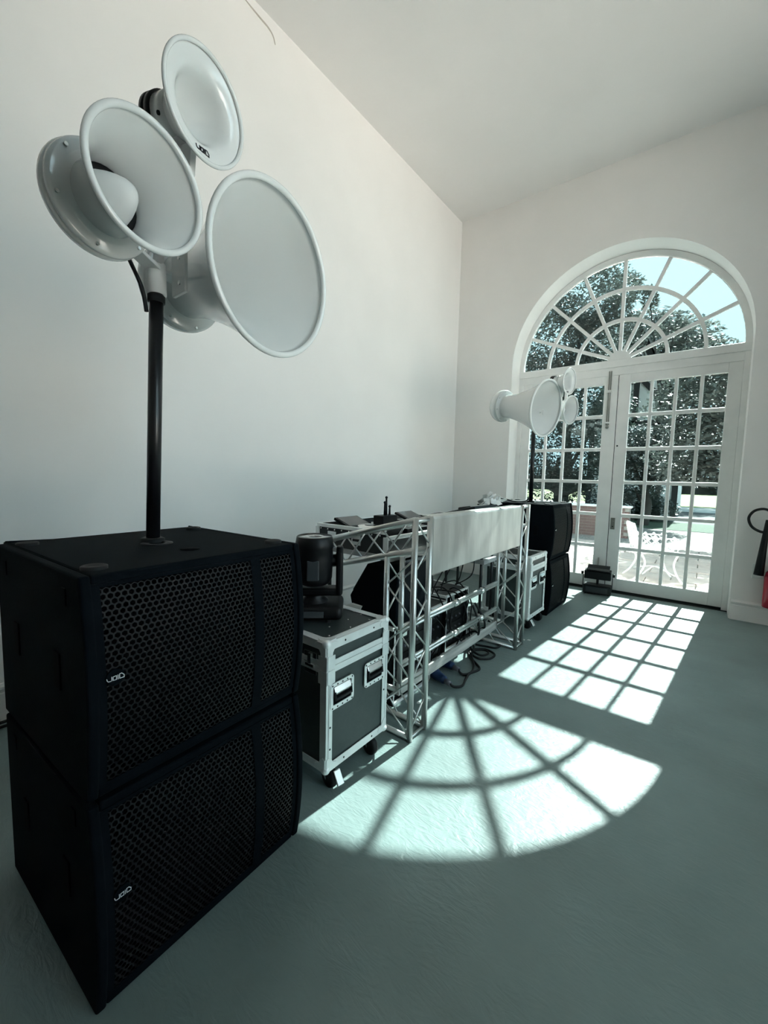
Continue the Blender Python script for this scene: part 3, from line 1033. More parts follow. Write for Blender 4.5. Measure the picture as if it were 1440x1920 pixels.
for (ya, yb) in ((-3.826, -3.683), (-2.285, -2.135)):
    topz = 1.182
    armx = .98
    for yy in (ya, yb):
        part_tube('chord', P_(XF, yy, 0), P_(XF, yy, topz + .012), CRAD + .001)
        part_tube('chord', P_(XB, yy, .155), P_(XB, yy, topz - .16 - (XF - XB) * SLOPE), CRAD)
        # base arm
        part_tube('chord', P_(XF, yy, .016), P_(armx, yy, .016), CRAD)
        part_tube('chord', P_(XB, yy, .16), P_(armx, yy, .16), CRAD)
        # sloping top arm
        part_tube('chord', P_(XF, yy, topz), P_(armx, yy, topz - (XF - armx) * SLOPE), CRAD)
        part_tube('chord', P_(XF, yy, topz - .16), P_(armx, yy, topz - .16 - (XF - armx) * SLOPE), CRAD)
        # braces in the side planes
        zigzag(P_(XF, yy, .17), P_(XF, yy, .98), P_(XB, yy, .17), P_(XB, yy, .98), 5, 1)
        zigzag(P_(XB, yy, .016), P_(armx, yy, .016), P_(XB, yy, .16), P_(armx, yy, .16), 6)
        zigzag(P_(XF - .05, yy, topz - .015), P_(armx, yy, topz - (XF - armx) * SLOPE), P_(XF - .05, yy, topz - .17), P_(armx, yy, topz - .16 - (XF - armx) * SLOPE), 6)
        part_tube('brace', P_(XF, yy, .02), P_(XB, yy, .16), BRAD, 7)
    # braces between the two side planes
    zigzag(P_(XF, ya, .05), P_(XF, ya, topz), P_(XF, yb, .05), P_(XF, yb, topz), 8)
    zigzag(P_(XB, ya, .20), P_(XB, ya, .95), P_(XB, yb, .20), P_(XB, yb, .95), 5, 1)
    zigzag(P_(XF - .05, ya, topz), P_(armx, ya, topz - (XF - armx) * SLOPE), P_(XF - .05, yb, topz), P_(armx, yb, topz - (XF - armx) * SLOPE), 6)
    zigzag(P_(XB, ya, .16), P_(armx, ya, .16), P_(XB, yb, .16), P_(armx, yb, .16), 5)
    for (xx, zz) in ((XF, .016), (XF, topz - .006), (XB, .165), (armx, .016), (armx, .16), (armx, topz - (XF - armx) * SLOPE), (armx, topz - .16 - (XF - armx) * SLOPE)):
        part_tube('end_tube', P_(xx, ya, zz), P_(xx, yb, zz), .009, 8)

# two grooved rails and a kick board between the posts
for zz in (.530, .312):
    MB().tube([P_(XB, -3.683, zz + .010), P_(XB, -2.285, zz + .010)], .011, 10).tube([P_(XB, -3.683, zz - .012), P_(XB, -2.285, zz - .012)], .011, 10).build('rail', 'aluminium', booth)
    for y_ in (-3.05, -2.62):
        MB().lathe([(0, .0), (0, .024), (.06, .024), (.06, 0)], P_(XB, y_, zz - .001), (0, 1, 0), 14).build('rail_sleeve', 'steel', booth)
MB().box(1.68 - BO.x, 1.702 - BO.x, -3.70 - BO.y, -2.27 - BO.y, .138, .208).build('kick_board', 'wood_plank', booth, bevel=.003)
# front panel: folded metal sheet with rolled top
pts = []
for (x, z) in ((1.868, .868), (1.876, .875), (1.876, 1.176), (1.872, 1.187), (1.862, 1.192), (1.800, 1.193), (1.800, 1.188), (1.858, 1.186), (1.866, 1.182), (1.870, 1.174), (1.870, .880), (1.840, .872), (1.840, .868)):
    pts.append(P_(x, -3.664, z))
MB().prism(pts, (0, 1.342, 0)).build('front_panel', 'alu_panel', booth)

# ------------------------------------------------------------------ equipment table behind the panel
tb = thing('equipment_table', 'dark folding table carrying the DJ gear inside the booth', 'table', (1.15, -2.98, 0))
MB().box(-.45, .40, -.62, .62, .885, .915).build('tabletop', 'board', tb, bevel=.004)
for sx in (-.38, -.19):
    for sy in (-.55, .55):
        MB().tube([(sx, sy, 0), (sx, sy, .885)], .014, 10).build('leg', 'steel_black', tb)
MB().tube([(-.38, -.55, .30), (-.38, .55, .30)], .010, 8).build('stretcher', 'steel_black', tb)

# coffin case with two players and a mixer
cc = thing('coffin_case', 'open aluminium edged DJ coffin case on the booth table', 'case', (1.19, -3.02, .915))
m = MB()
m.box(-.30, .30, -.56, -.548, 0, .148).box(-.30, .30, .548, .56, 0, .148).box(-.30, -.288, -.548, .548, 0, .148).box(.288, .30, -.548, .548, 0, .11).box(-.288, .288, -.548, .548, 0, .012)
m.build('shell', 'laminate_dark', cc)
for (a, b2, zt) in (((-.30, -.56), (.30, -.56), .150), ((-.30, .56), (.30, .56), .150), ((-.30, -.56), (-.30, .56), .150), ((.30, -.56), (.30, .56), .112)):
    MB().bar((a[0], a[1], zt - .010), (b2[0], b2[1], zt - .010), .022, .024).build('edge_trim', 'alu_case', cc, bevel=.002, seg=1)
for x_ in (-.30, .30):
    MB().box(x_ - .018, x_ + .018, -.567, -.555, .0, .13 if x_ < 0 else .11).build('edge_trim', 'alu_case', cc, bevel=.002, seg=1)
for x_ in (-.16, .06):
    lt = MB().box(x_ - .04, x_ + .04, -.566, -.558, .035, .105).build('latch', 'steel', cc, bevel=.003)
    MB().box(x_ - .025, x_ + .025, -.571, -.565, .06, .075).build('latch_key', 'black_plastic', lt)
m = MB()
for i in range(9):
    m.sphere((-.26 + .065 * i, -.568, .118), .006, 8, 4)
m.build('rivets', 'steel', cc)['kind'] = 'stuff'


def player(y, lab):
    t = thing('media_player', lab, 'player', (1.17, y, .9285), 0, 'media players in the coffin case')
    MB().box(-.20, .20, -.155, .155, 0, .115).build('body', 'black_plastic', t, bevel=.006)
    MB().obox((-.13, 0, .138), (.075, 0, -.028), (0, .12, 0), (.003, 0, .009)).build('screen_hood', 'black_plastic', t, bevel=.003)
    MB().obox((-.128, 0, .148), (.065, 0, -.024), (0, .105, 0), (.0006, 0, .002)).build('screen', 'screen_grey', t)
    jw = MB().lathe([(.115, .105), (.128, .105), (.134, .098), (.134, 0)], (.05, 0, 0), (0, 0, 1), 36).build('jog_wheel', 'steel', t)
    MB().lathe([(.134, 0), (.1365, .0), (.1365, .055), (.134, .056)], (.05, 0, 0), (0, 0, 1), 28).build('jog_display', 'screen_grey', jw)
    for k in range(4):
        MB().lathe([(.115, .011), (.122, .011), (.122, 0)], (.16 - .03 * (k % 2), -.125 + .03 * (k // 2), 0), (0, 0, 1), 12).build('button', 'steel', t)
    return t


player(-3.38, 'black media player in the near end of the coffin case')
player(-2.66, 'black media player in the far end of the coffin case')
mx_ = thing('dj_mixer', 'black DJ mixer with rows of knobs between the two media players', 'mixer', (1.17, -3.02, .9285))
MB().box(-.19, .20, -.155, .155, 0, .105).build('body', 'black_plastic', mx_, bevel=.005)
kme = MB().lathe([(0, .009), (.016, .008), (.016, 0)], (0, 0, 0), (0, 0, 1), 10).mesh('knob', 'steel')
for i in range(6):
    for j in range(5):
        link_mesh('knob', kme, mx_, (-.15 + .045 * i, -.12 + .06 * j, .105))
for j in range(4):
    MB().box(.11, .13, -.11 + .07 * j, -.085 + .07 * j, .105, .122).build('fader', 'white_plastic', mx_)

# small gear on the booth
g = thing('wireless_receiver', 'small black receiver box with stub antennas on the booth gear', 'receiver', (1.22, -3.235, 1.049))
MB().box(-.045, .045, -.085, .085, 0, .075).build('body', 'black_plastic', g, bevel=.005)
for (y_, h_) in ((-.012, .165), (.005, .20), (.045, .135)):
    MB().tube([(0, y_, .07), (0, y_, h_)], [.009, .006], 8).sphere((0, y_, h_), .010, 8, 6).build('antenna', 'black_plastic', g)
pc = MB().tube(catmull([(1.30, -3.0, 1.075), (1.40, -2.92, 1.12), (1.46, -2.83, 1.13), (1.52, -2.76, 1.09), (1.56, -2.70, 1.04)], 8), .006, 8).build('headphone_cable', 'black_rubber')
tag(pc, 'thin black cable looping over the booth gear', 'cable')

kb = thing('dj_controller', 'black flat controller lying on the sloping far truss arm', 'controller', (1.38, -2.21, 1.182 - (XF - 1.38) * SLOPE + .0175))
kt = Vector((1, 0, SLOPE)).normalized()
kn = Vector((-SLOPE, 0, 1)).normalized()
MB().obox(kn * .030, kt * .17, (0, .235, 0), kn * .029).build('body', 'black_plastic', kb, bevel=.006)
MB().obox(kn * .061, kt * .13, (0, .22, 0), kn * .0025).build('pad_panel', 'screen_grey', kb)
MB().tube([kn * .078 + kt * -.08 + Vector((0, -.02, 0)), kn * .080 + kt * -.07 + Vector((0, .16, 0))], .014, 12).build('microphone_handle', 'black_rubber', kb)
tb2 = thing('side_stand', 'pale shelf stand between the booth and the far subwoofers', 'stand', (1.26, -1.945, 0))
MB().box(-.22, .22, -.15, .15, .885, .915).build('shelf', 'board', tb2, bevel=.003)
MB().box(-.22, .22, -.15, .15, .62, .66).build('lower_shelf', 'board', tb2, bevel=.003)
for sx in (-.18, .18):
    for sy in (-.12, .12):
        MB().tube([(sx, sy, 0), (sx, sy, .885)], .013, 10).build('leg', 'steel_black', tb2)
# crumpled clear bag
rb = random.Random(3)
m = MB()
for k in range(34):
    a = Vector((rb.gauss(0, .05), rb.gauss(0, .07), abs(rb.gauss(.035, .022))))
    u = Vector((rb.gauss(0, 1), rb.gauss(0, 1), rb.gauss(0, 1))).normalized() * .04
    v = u.orthogonal().normalized() * .03
    m.quad(a - u, a + v, a + u, a - v * 1.2)
bag = m.build('plastic_bag', 'white_plastic', fix=False)
bag.location = (1.47, -1.93, 1.175)
tag(bag, 'crumpled pale plastic wrap on the controller at the booth end', 'bag')

# ------------------------------------------------------------------ racks and wedge monitor under the booth
def rack(name, lab, x0, x1, y0, y1, h, open_front=True):
    t = thing(name, lab, 'rack case', ((x0 + x1) / 2, (y0 + y1) / 2, 0))
    ax, ay = (x1 - x0) / 2, (y1 - y0) / 2
    m = MB()
    m.box(-ax, ax, -ay, -ay + .012, 0, h).box(-ax, ax, ay - .012, ay, 0, h).box(-ax, ax, -ay, ay, 0, .012).box(-ax, ax, -ay, ay, h - .012, h).box(-ax, -ax + .012, -ay, ay, 0, h)
    m.build('shell', 'laminate_dark', t)
    for (yy) in (-ay, ay):
        MB().box(ax - .012, ax + .003, yy - .012 if yy > 0 else yy, yy if yy > 0 else yy + .012, 0, h).build('edge_trim', 'alu_case', t)
        MB().box(-ax, ax, yy - .014, yy + .014 if yy < 0 else yy + .002, h - .014, h + .003).build('edge_trim', 'alu_case', t)
    for zz in (0, h - .014):
        MB().box(ax - .012, ax + .003, -ay, ay, zz, zz + .016).build('edge_trim', 'alu_case', t)
    u = .0445
    n = int((h - .04) / (2 * u))
    for k in range(n):
        un = MB().box(ax - .26, ax - .03, -ay + .016, ay - .016, .02 + 2 * u * k, .02 + 2 * u * (k + 1) - .003).build('rack_unit', 'black_plastic', t, bevel=.002)
        for j in range(4):
            MB().lathe([(0, .009), (.012, .008), (.012, 0)], (ax - .03, -ay + .08 + j * .07, .02 + 2 * u * (k + .5)), (1, 0, 0), 10).build('knob', 'grey_plastic', un)
        MB().tube([(ax - .025, -ay + .03, .03 + 2 * u * k), (ax - .008, -ay + .03, .05 + 2 * u * k), (ax - .025, -ay + .03, .07 + 2 * u * k)], .003, 6).build('pull', 'steel', un)
    lt = MB().box(ax + .001, ax + .006, -ay + .06, -ay + .13, .0 + h - .075, h - .018).build('latch', 'steel', t, bevel=.002)
    return t


rack('amp_rack', 'black amplifier rack with metal edges under the near half of the booth', 1.02, 1.47, -3.12, -2.74, .43)
rack('amp_rack', 'black amplifier rack with metal edges under the far half of the booth', 1.02, 1.45, -2.72, -2.33, .46)
wr_ = rack('amp_rack', 'black equipment rack carrying the wedge monitor near the wall', 1.16, 1.60, -3.62, -3.19, .49)
wd = thing('wedge_monitor', 'black wedge shaped monitor speaker behind the near truss post', 'speaker', (1.4, -3.38, .493))
poly = [(-.185, -.22, .125), (-.035, -.22, .355), (.20, -.22, .385), (.20, -.22, .0), (-.150, -.22, 0)]
MB().prism(poly, (0, .40, 0)).build('cabinet', 'black_paint', wd, bevel=.012, seg=3)
MB().obox((-.118, -.02, .250), (.062, 0, .096), (0, .17, 0), (-.004, 0, .0026)).build('grille', 'grille', wd, bevel=.003)
wb = MB()
wb.prism([(0, 0, 0), (.055, 0, .004), (.058, 0, .030), (.10, 0, .045), (.115, 0, .075), (.03, 0, .078), (-.02, 0, .055), (-.03, 0, .025)], (0, .03, 0))
wbo = wb.build('wall_bracket', 'white_plastic', None, bevel=.003)
wbo.location = (1.215, -3.612, .4935)
tag(wbo, 'small white hooked plastic bracket on the rack beneath the wedge monitor', 'bracket')

# cables draped over racks and hanging inside the booth
rc = random.Random(11)
for k in range(6):
    y0 = -3.0 + .115 * k
    pts = [(1.30 + rc.uniform(-.1, .1), y0 + rc.uniform(-.05, .05), .47), (1.40 + rc.uniform(-.05, .05), y0 + rc.uniform(-.1, .1), .49 + rc.uniform(0, .06)),
           (1.50 + rc.uniform(-.01, .05), y0 + rc.uniform(-.1, .1), .42 + rc.uniform(-.06, .08)), (1.53 + rc.uniform(0, .05), y0 + rc.uniform(-.12, .12), .26), (1.52 + rc.uniform(0, .06), y0 + rc.uniform(-.1, .1), .10), (1.56, y0 + rc.uniform(-.1, .1), .008)]
    o = MB().tube(catmull(pts, 6), .0055, 7).build('rack_cable', 'black_rubber')
    tag(o, 'thin black cable spilling down the front of the booth racks', 'cable', 'cables spilling from the racks')
for k in range(6):
    y0 = -3.25 + .17 * k
    pts = [(1.48, y0, .885), (1.52 + rc.uniform(-.03, .03), y0 + rc.uniform(-.06, .06), .74), (1.50 + rc.uniform(-.04, .04), y0 + rc.uniform(-.08, .08), .60), (1.40, y0 + rc.uniform(-.1, .1), .50)]
    o = MB().tube(catmull(pts, 6), .005, 7).build('drop_cable', 'black_rubber')
    tag(o, 'black cable hanging from the booth table down to the racks', 'cable', 'cables hanging under the booth table')

# floor cables and blue connectors
def plug(p, q, lab):
    p, q = Vector(p), Vector(q)
    d = (q - p)
    t = thing('power_connector', lab, 'connector', (p.x, p.y, 0), atan2(d.y, d.x), 'blue power connectors')
    L = d.length
    MB().lathe([(0, .007), (.0, .014), (.03, .017), (.034, .026), (.05, .029), (L * .62, .031), (L * .62, .036), (L * .9, .036), (L * .92, .030), (L, .030), (L, 0)], (0, 0, .037), (1, 0, 0), 24).build('body', 'blue_plastic', t)
    MB().lathe([(-.028, .007), (-.03, .016), (.004, .019), (.02, .018)], (0, 0, .037), (1, 0, 0), 18).build('gland', 'grey_plastic', t)
    MB().box(L * .60, L * .95, -.014, .014, .066, .080).build('flap', 'blue_plastic', t, bevel=.004)


plug((1.745, -3.195, 0), (1.575, -3.125, 0), 'blue power connector nearest the truss post under the kick board')
plug((1.690, -2.975, 0), (1.520, -2.925, 0), 'blue power connector further in under the kick board')
paths = [
    [(1.755, -3.200, .037), (1.79, -3.19, .02), (1.815, -3.12, .008), (1.79, -3.02, .008), (1.775, -2.93, .008), (1.80, -2.82, .008), (1.73, -2.74, .008), (1.64, -2.66, .008), (1.60, -2.55, .008), (1.68, -2.46, .008), (1.78, -2.50, .008), (1.785, -2.60, .008), (1.72, -2.67, .016), (1.63, -2.62, .014), (1.60, -2.55, .018), (1.55, -2.48, .03), (1.60, -2.52, .10), (1.675, -2.535, .20), (1.705, -2.54, .225), (1.70, -2.56, .30), (1.64, -2.6, .42)],
    [(1.700, -2.978, .037), (1.745, -2.98, .012), (1.775, -2.90, .008), (1.735, -2.78, .008), (1.66, -2.66, .018), (1.64, -2.56, .02), (1.70, -2.50, .018), (1.745, -2.54, .018), (1.72, -2.61, .018), (1.65, -2.60, .025), (1.60, -2.50, .022), (1.55, -2.44, .012), (1.53, -2.56, .06), (1.60, -2.64, .16), (1.675, -2.655, .215), (1.708, -2.66, .20), (1.70, -2.64, .28), (1.65, -2.66, .42)],
    [(1.58, -2.42, .008), (1.66, -2.40, .008), (1.74, -2.37, .008), (1.735, -2.27, .008), (1.64, -2.24, .008), (1.58, -2.30, .008), (1.52, -2.40, .008), (1.46, -2.44, .05)]]
for p, lab in zip(paths, ('thick black power cable looped on the floor from the nearest blue connector', 'black power cable coiled on the floor from the further blue connector', 'black cable loop on the floor beside the far truss post')):
    tag(MB().tube(catmull(p, 8), .0082, 9).build('power_cable', 'black_rubber'), lab, 'cable', 'power cables on the floor')
tag(MB().tube(catmull([(1.475, -.945, 1.19), (1.44, -1.00, 1.162), (1.36, -1.15, 1.165), (1.28, -1.34, 1.20), (1.26, -1.6, 1.20), (1.30, -1.80, 1.17), (1.33, -1.95, 1.155)], 8), .0075, 8).build('speaker_cable', 'black_rubber'), 'black speaker cable strung from the far pole to the booth', 'cable')
tag(MB().tube(catmull([(.06, -5.6, .008), (.07, -5.3, .008), (.06, -5.08, .008), (.12, -4.9, .008), (.4, -4.7, .008), (.8, -4.6, .008)], 8), .008, 8).build('floor_cable', 'black_rubber'), 'black cable lying along the wall behind the nearest subwoofers, wall side', 'cable')
tag(MB().tube(catmull([(.10, -5.6, .008), (.11, -5.25, .008), (.12, -5.05, .008), (.2, -4.95, .008), (.5, -4.8, .008), (.8, -4.72, .008)], 8), .008, 8).build('floor_cable', 'black_rubber'), 'black cable lying along the wall behind the nearest subwoofers, room side', 'cable')

# bits of debris on the floor
for k, (x, y) in enumerate(((1.875, -2.14 + .12), (1.86, -2.05), (1.73, -3.40), (1.70, -3.46))):
    o = MB().prism([(0, 0, 0), (.022, .004, 0), (.028, .02, 0), (.008, .024, 0)], (0, 0, .004)).build('paper_scrap', 'white_plastic')
    o.location = (x, y, 0.0005)
    o.rotation_euler = (0, 0, k * 1.3)
    tag(o, ['tiny pale scrap on the floor by the far truss post, nearer the truss', 'tiny pale scrap on the floor by the far truss post, nearer the doors', 'pale scrap on the floor by the near truss post, larger of two', 'pale scrap on the floor by the near truss post, against the shadow'][k], 'scrap', 'paper scraps on the floor')

# ------------------------------------------------------------------ stage blinder by the doors
bl = thing('flood_light', 'black stage flood light in a yoke standing at the foot of the doors', 'stage light', (2.03, .085, 0), radians(6))
MB().box(-.155, .155, -.085, .085, .008, .115).build('base', 'black_plastic', bl, bevel=.012, seg=3)
MB().box(-.12, .12, -.090, -.084, .03, .095).build('base_panel', 'screen_grey', bl)
for sx in (-1, 1):
    MB().prism([(sx * .158, -.03, .07), (sx * .158, .03, .07), (sx * .158, .018, .27), (sx * .158, -.018, .27)], (sx * .008, 0, 0)).build('yoke_arm', 'steel_black', bl)
    MB().lathe([(0, .0), (0, .022), (.022, .019), (.022, 0)], (sx * .166, 0, .245), (sx, 0, 0), 14).build('tilt_knob', 'black_plastic', bl)
lampb = MB().prism([(-.148, -.075, .19), (-.148, .06, .185), (-.148, .075, .275), (-.148, .05, .305), (-.148, -.07, .285)], (.296, 0, 0)).build('lamp_body', 'black_plastic', bl, bevel=.008)
MB().obox((0, -.025, .305), (.125, 0, 0), (0, .052, .004), (0, 0, .003)).build('barn_door', 'steel_black', lampb)
MB().obox((0, .075, .322), (.125, 0, 0), (0, .032, .016), (0, -.001, .003)).build('barn_door', 'steel_black', lampb)
MB().tube([(0, .02, .11), (0, .02, .19)], .014, 10).build('post', 'steel_black', bl)
fe = MB()
for sx in (-.13, .13):
    for sy in (-.06, .06):
        fe.lathe([(0, .012), (.010, .012)], (sx, sy, 0), (0, 0, 1), 10)
fe.build('feet', 'black_rubber', bl)

# ------------------------------------------------------------------ fire extinguisher and socket on the far wall
ex = thing('fire_extinguisher', 'red gas fire extinguisher with black horn and hose on the wall', 'extinguisher', (3.60, -.10, .20))
MB().lathe([(0, 0), (0, .062), (.01, .068), (.30, .068), (.345, .060), (.375, .035), (.39, .022), (.40, 0)], (0, 0, 0), (0, 0, 1), 32).build('cylinder', 'red_paint', ex)
MB().lathe([(.385, .022), (.44, .022), (.45, .015), (.46, 0)], (0, 0, 0), (0, 0, 1), 16).build('valve', 'brass', ex)
MB().bar((-.01, 0, .45), (.12, 0, .49), .022, .014).bar((-.01, 0, .43), (.12, 0, .43), .022, .012).build('lever', 'black_plastic', ex)
MB().lathe([(0, .017), (.05, .020), (.52, .038), (.55, .040), (.55, .034), (.5, .030)], (-.082, -.01, .86), (-.055, 0.0, -1), 24).build('discharge_horn', 'black_plastic', ex)
MB().tube(catmull([(.0, 0, .44), (.01, -.01, .60), (-.03, -.01, .82), (-.06, -.01, .93), (-.12, -.01, .965), (-.19, -.01, .94), (-.225, -.01, .87), (-.20, -.01, .79), (-.14, -.01, .745), (-.085, -.01, .735)], 8), .0125, 10).build('hose', 'black_rubber', ex)
MB().box(-.02, .02, .055, .10, .20, .26).build('wall_hook', 'black_plastic', ex)
so = thing('wall_socket', 'white wall socket behind the extinguisher horn', 'socket', (3.49, -.004, .53))
MB().box(-.043, .043, -.010, .004, -.073, .073).build('plate', 'white_plastic', so, bevel=.003)
MB().box(-.012, .012, -.014, -.009, .02, .05).build('switch', 'white_plastic', so)
for (x_, z_) in ((-.015, -.02), (.015, -.02), (0, .0)):
    MB().box(x_ - .004, x_ + .004, -.0112, -.0095, z_ - .006, z_ + .006).build('socket_hole', 'void_black', so)

# ------------------------------------------------------------------ outside
def ground(name, y0, y1, z, m, lab, x0=-40, x1=40):
    o = MB().box(x0, x1, y0, y1, z - .2, z).build(name, m)
    struct(o, lab)
    return o


patio = ground('patio', WT, 5.2, -.045, 'mortar', 'pale paved patio outside the doors', -8, 12)
rp = random.Random(5)
y = WT + .02
row = 0
while y < 5.1:
    h_ = .45
    x = -1.2 + (row % 2) * .3
    while x < 6.2:
        w_ = .6
        dz = rp.uniform(-.004, .006)
        o = MB().box(x + .006, x + w_ - .006, y + .006, y + h_ - .006, -.06, -.02 + dz).build('paving_slab', 'patio_slab', patio, bevel=.006, seg=1)
        x += w_
    y += h_
    row += 1
ground('gravel_bed', 5.2, 9.6, -.03, 'gravel', 'leaf strewn gravel beyond the patio')
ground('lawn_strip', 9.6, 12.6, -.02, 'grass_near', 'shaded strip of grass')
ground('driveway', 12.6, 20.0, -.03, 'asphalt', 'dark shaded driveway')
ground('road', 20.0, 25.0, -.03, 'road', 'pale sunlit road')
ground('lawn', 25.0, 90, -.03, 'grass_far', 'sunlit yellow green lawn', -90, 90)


def leaves(m, c, rad, n, size, rnd, shell=.55):
    for k in range(n):
        while True:
            d = Vector((rnd.uniform(-1, 1), rnd.uniform(-1, 1), rnd.uniform(-1, 1)))
            if .02 < d.length <= 1:
                break
        rr = shell + (1 - shell) * rnd.random()
        d = d.normalized() * rr
        p = Vector((c[0] + d.x * rad[0], c[1] + d.y * rad[1], c[2] + d.z * rad[2]))
        u = Vector((rnd.gauss(0, 1), rnd.gauss(0, 1), rnd.gauss(0, .45))).normalized()
        v = u.cross(Vector((rnd.gauss(0, .5), rnd.gauss(0, .5), 1))).normalized()
        s = size * rnd.uniform(.6, 1.4)
        m.quad(p - u * s, p + v * s * .45, p + u * s, p - v * s * .45)


def tree(lab, base, blobs, leafm, n, size, seed, name='tree', trunk_r=.2):
    rnd = random.Random(seed)
    t = thing(name, lab, 'tree', base, 0, 'trees outside the doors')
    m = MB()
    tot = sum(r[0] * r[2] for c, r in blobs)
    for c, r in blobs:
        leaves(m, c, r, int(n * r[0] * r[2] / tot), size, rnd)
    cr = m.build('crown', leafm, t, fix=False)
    cr['kind'] = 'stuff'
    top = sum(c[2] for c, r in blobs) / len(blobs)
    m = MB()
    m.tube(catmull([(0, 0, -.1), (.1, .05, top * .35), (-.05, 0, top * .7), (0, 0, top)], 4), [trunk_r * (1 - .8 * i / 12) for i in range(13)], 8)
    for c, r in blobs:
        m.tube([(0, 0, min(top * .5, c[2] * .6)), (c[0] * .6, c[1] * .6, c[2] * .8), c], [trunk_r * .4, trunk_r * .25, .02], 6)
    m.build('trunk', 'bark', t)
    return t


def tree_px(lab, Y, blobs_px, leafm, n, size, seed, trunk_px=None, **k):
    """blobs given as (px, py, Y offset, rx, ry, rz): pixel gives the direction, Y the distance"""
    pts = [(at_y(a, b2, Y + dy), (rx, ry, rz)) for (a, b2, dy, rx, ry, rz) in blobs_px]
    bx = sum(p.x for p, r in pts) / len(pts) if trunk_px is None else at_y(trunk_px, 900, Y).x
    base = Vector((bx, Y, -.04))
    return tree(lab, base, [((p.x - base.x, p.y - base.y, p.z - base.z), r) for p, r in pts], leafm, n, size, seed, **k)


tree_px('tall dense tree seen through the left of the fanlight', 11.8, [(1100, 560, 0, 1.7, 1.6, 1.6), (1040, 640, 0, 2.0, 1.6, 1.7), (1130, 640, .5, 1.5, 1.5, 1.3), (1010, 730, 0, 1.8, 1.6, 1.6), (1090, 730, .3, 1.8, 1.6, 1.5)], 'leaf_mid', 26000, .075, 21)
tree_px('dark evergreen tree filling the left door panes', 7.8, [(1010, 830, 0, 1.5, 1.0, 1.5), (1075, 850, 0, 1.3, 1.0, 1.3), (1120, 800, .6, 1.3, 1.0, 1.3), (1040, 910, 0, 1.2, .8, .7), (1110, 900, .2, 1.0, .8, .6), (960, 860, .2, 1.3, .9, 1.4)], 'leaf_dark', 17000, .055, 22)
tree_px('dark bushy tree behind the left panes of the right door', 10.6, [(1180, 850, 0, 1.1, .9, 1.0), (1225, 855, 0, 1.2, .9, 1.0), (1190, 915, 0, .9, .7, .5), (1255, 850, 0, 1.0, .8, 1.0)], 'leaf_dark', 12000, .05, 23)
tree_px('large leafed tree glinting in the right door panes', 6.6, [(1300, 760, 0, 1.0, .8, .9), (1350, 740, .2, .9, .8, .9), (1330, 830, 0, 1.0, .8, .8), (1390, 810, .2, .9, .8, .9), (1275, 860, 0, .8, .7, .6), (1350, 880, 0, .7, .6, .45), (1300, 888, .1, .8, .6, .35), (1365, 860, .3, .8, .6, .5), (1325, 690, .2, .7, .7, .5)], 'leaf_mid', 9000, .07, 24, trunk_px=1490)
tree_px('pale leafy tree behind the house in the right of the fanlight', 30.0, [(1250, 660, 0, 3.4, 2.6, 2.6), (1300, 700, 0, 3.2, 2.6, 2.4), (1200, 650, 0, 3.2, 2.6, 2.8), (1350, 770, 0, 3.4, 2.6, 2.6)], 'leaf_pale', 14000, .18, 25, trunk_r=.35)
tree_px('thin tree with sparse top against the sky', 14.1, [(1218, 560, 0, .35, .4, .5), (1262, 625, 0, .7, .6, .5), (1170, 545, 0, .8, .8, .7), (1300, 650, 0, .7, .6, .55), (1335, 660, 0, .35, .4, .3)], 'leaf_mid', 2600, .085, 26, trunk_r=.12)
tree_px('dark shrub at the edge of the driveway', 12.75, [(1225, 955, 0, .9, .8, .5), (1195, 950, 0, 1.0, .8, .7), (1160, 945, 0, 1.2, .8, .8)], 'leaf_dark', 6000, .06, 27, name='shrub', trunk_r=.06)
hg = thing('hedge', 'long dark hedge at the far side of the lawn', 'hedge', (5, 62, -.03))
m = MB()
rnd = random.Random(28)
for k in range(14):
    leaves(m, (-26 + k * 5 + rnd.uniform(-1, 1), 0, 1.6), (3.4, 1.6, 1.9 + rnd.uniform(0, .7)), 700, .28, rnd)
hg_c = m.build('foliage', 'leaf_dark', hg, fix=False)
hg_c['kind'] = 'stuff'
MB().box(-30, 44, -.5, .5, 0, 2.2).build('inner_growth', 'bark', hg)

# half timbered house
hc = at_y(1192, 760, 15.0)
hs = thing('house', 'half timbered house with grey tiled roof behind the trees', 'house', (hc.x, 15.0, -.03))
HW, HH, HR = 1.6, 3.9, 7.9
MB().prism([(-HW, 0, 0), (HW, 0, 0), (HW, 0, HH), (0, 0, HR - .3), (-HW, 0, HH)], (0, 6, 0)).build('wall', 'render_wall', hs)
for (a, b2) in (((-HW, HH), (0, HR - .3)), ((HW, HH), (0, HR - .3)), ((-HW, HH), (HW, HH)), ((0, HH), (0, HR - .5)), ((-HW, HH + .1), (0, HH + 2.0)), ((HW, HH + .1), (0, HH + 2.0)),
                ((-HW, 0), (-HW, HH)), ((HW, 0), (HW, HH)), ((-.8, 2.2), (-.8, HH)), ((.8, 2.2), (.8, HH)), ((-HW, 2.2), (HW, 2.2))):
    MB().bar((a[0], -.04, a[1]), (b2[0], -.04, b2[1]), .2, .14, up=(0, 1, 0)).build('timber', 'timber', hs)
for s_ in (-1, 1):
    MB().prism([(s_ * (HW + .5), -.4, HH - .45), (0, -.4, HR), (0, -.4, HR + .18), (s_ * (HW + .5), -.4, HH - .27)], (0, 6.8, 0)).build('roof', 'roof_tile', hs)
wi = MB().box(-.7, .7, -.06, .05, 2.5, 3.7).build('window', 'joinery', hs)
for i in (-1, 1):
    MB().box(i * .34 - .27, i * .34 + .27, -.08, -.05, 2.6, 3.6).build('pane', 'screen_grey', wi)

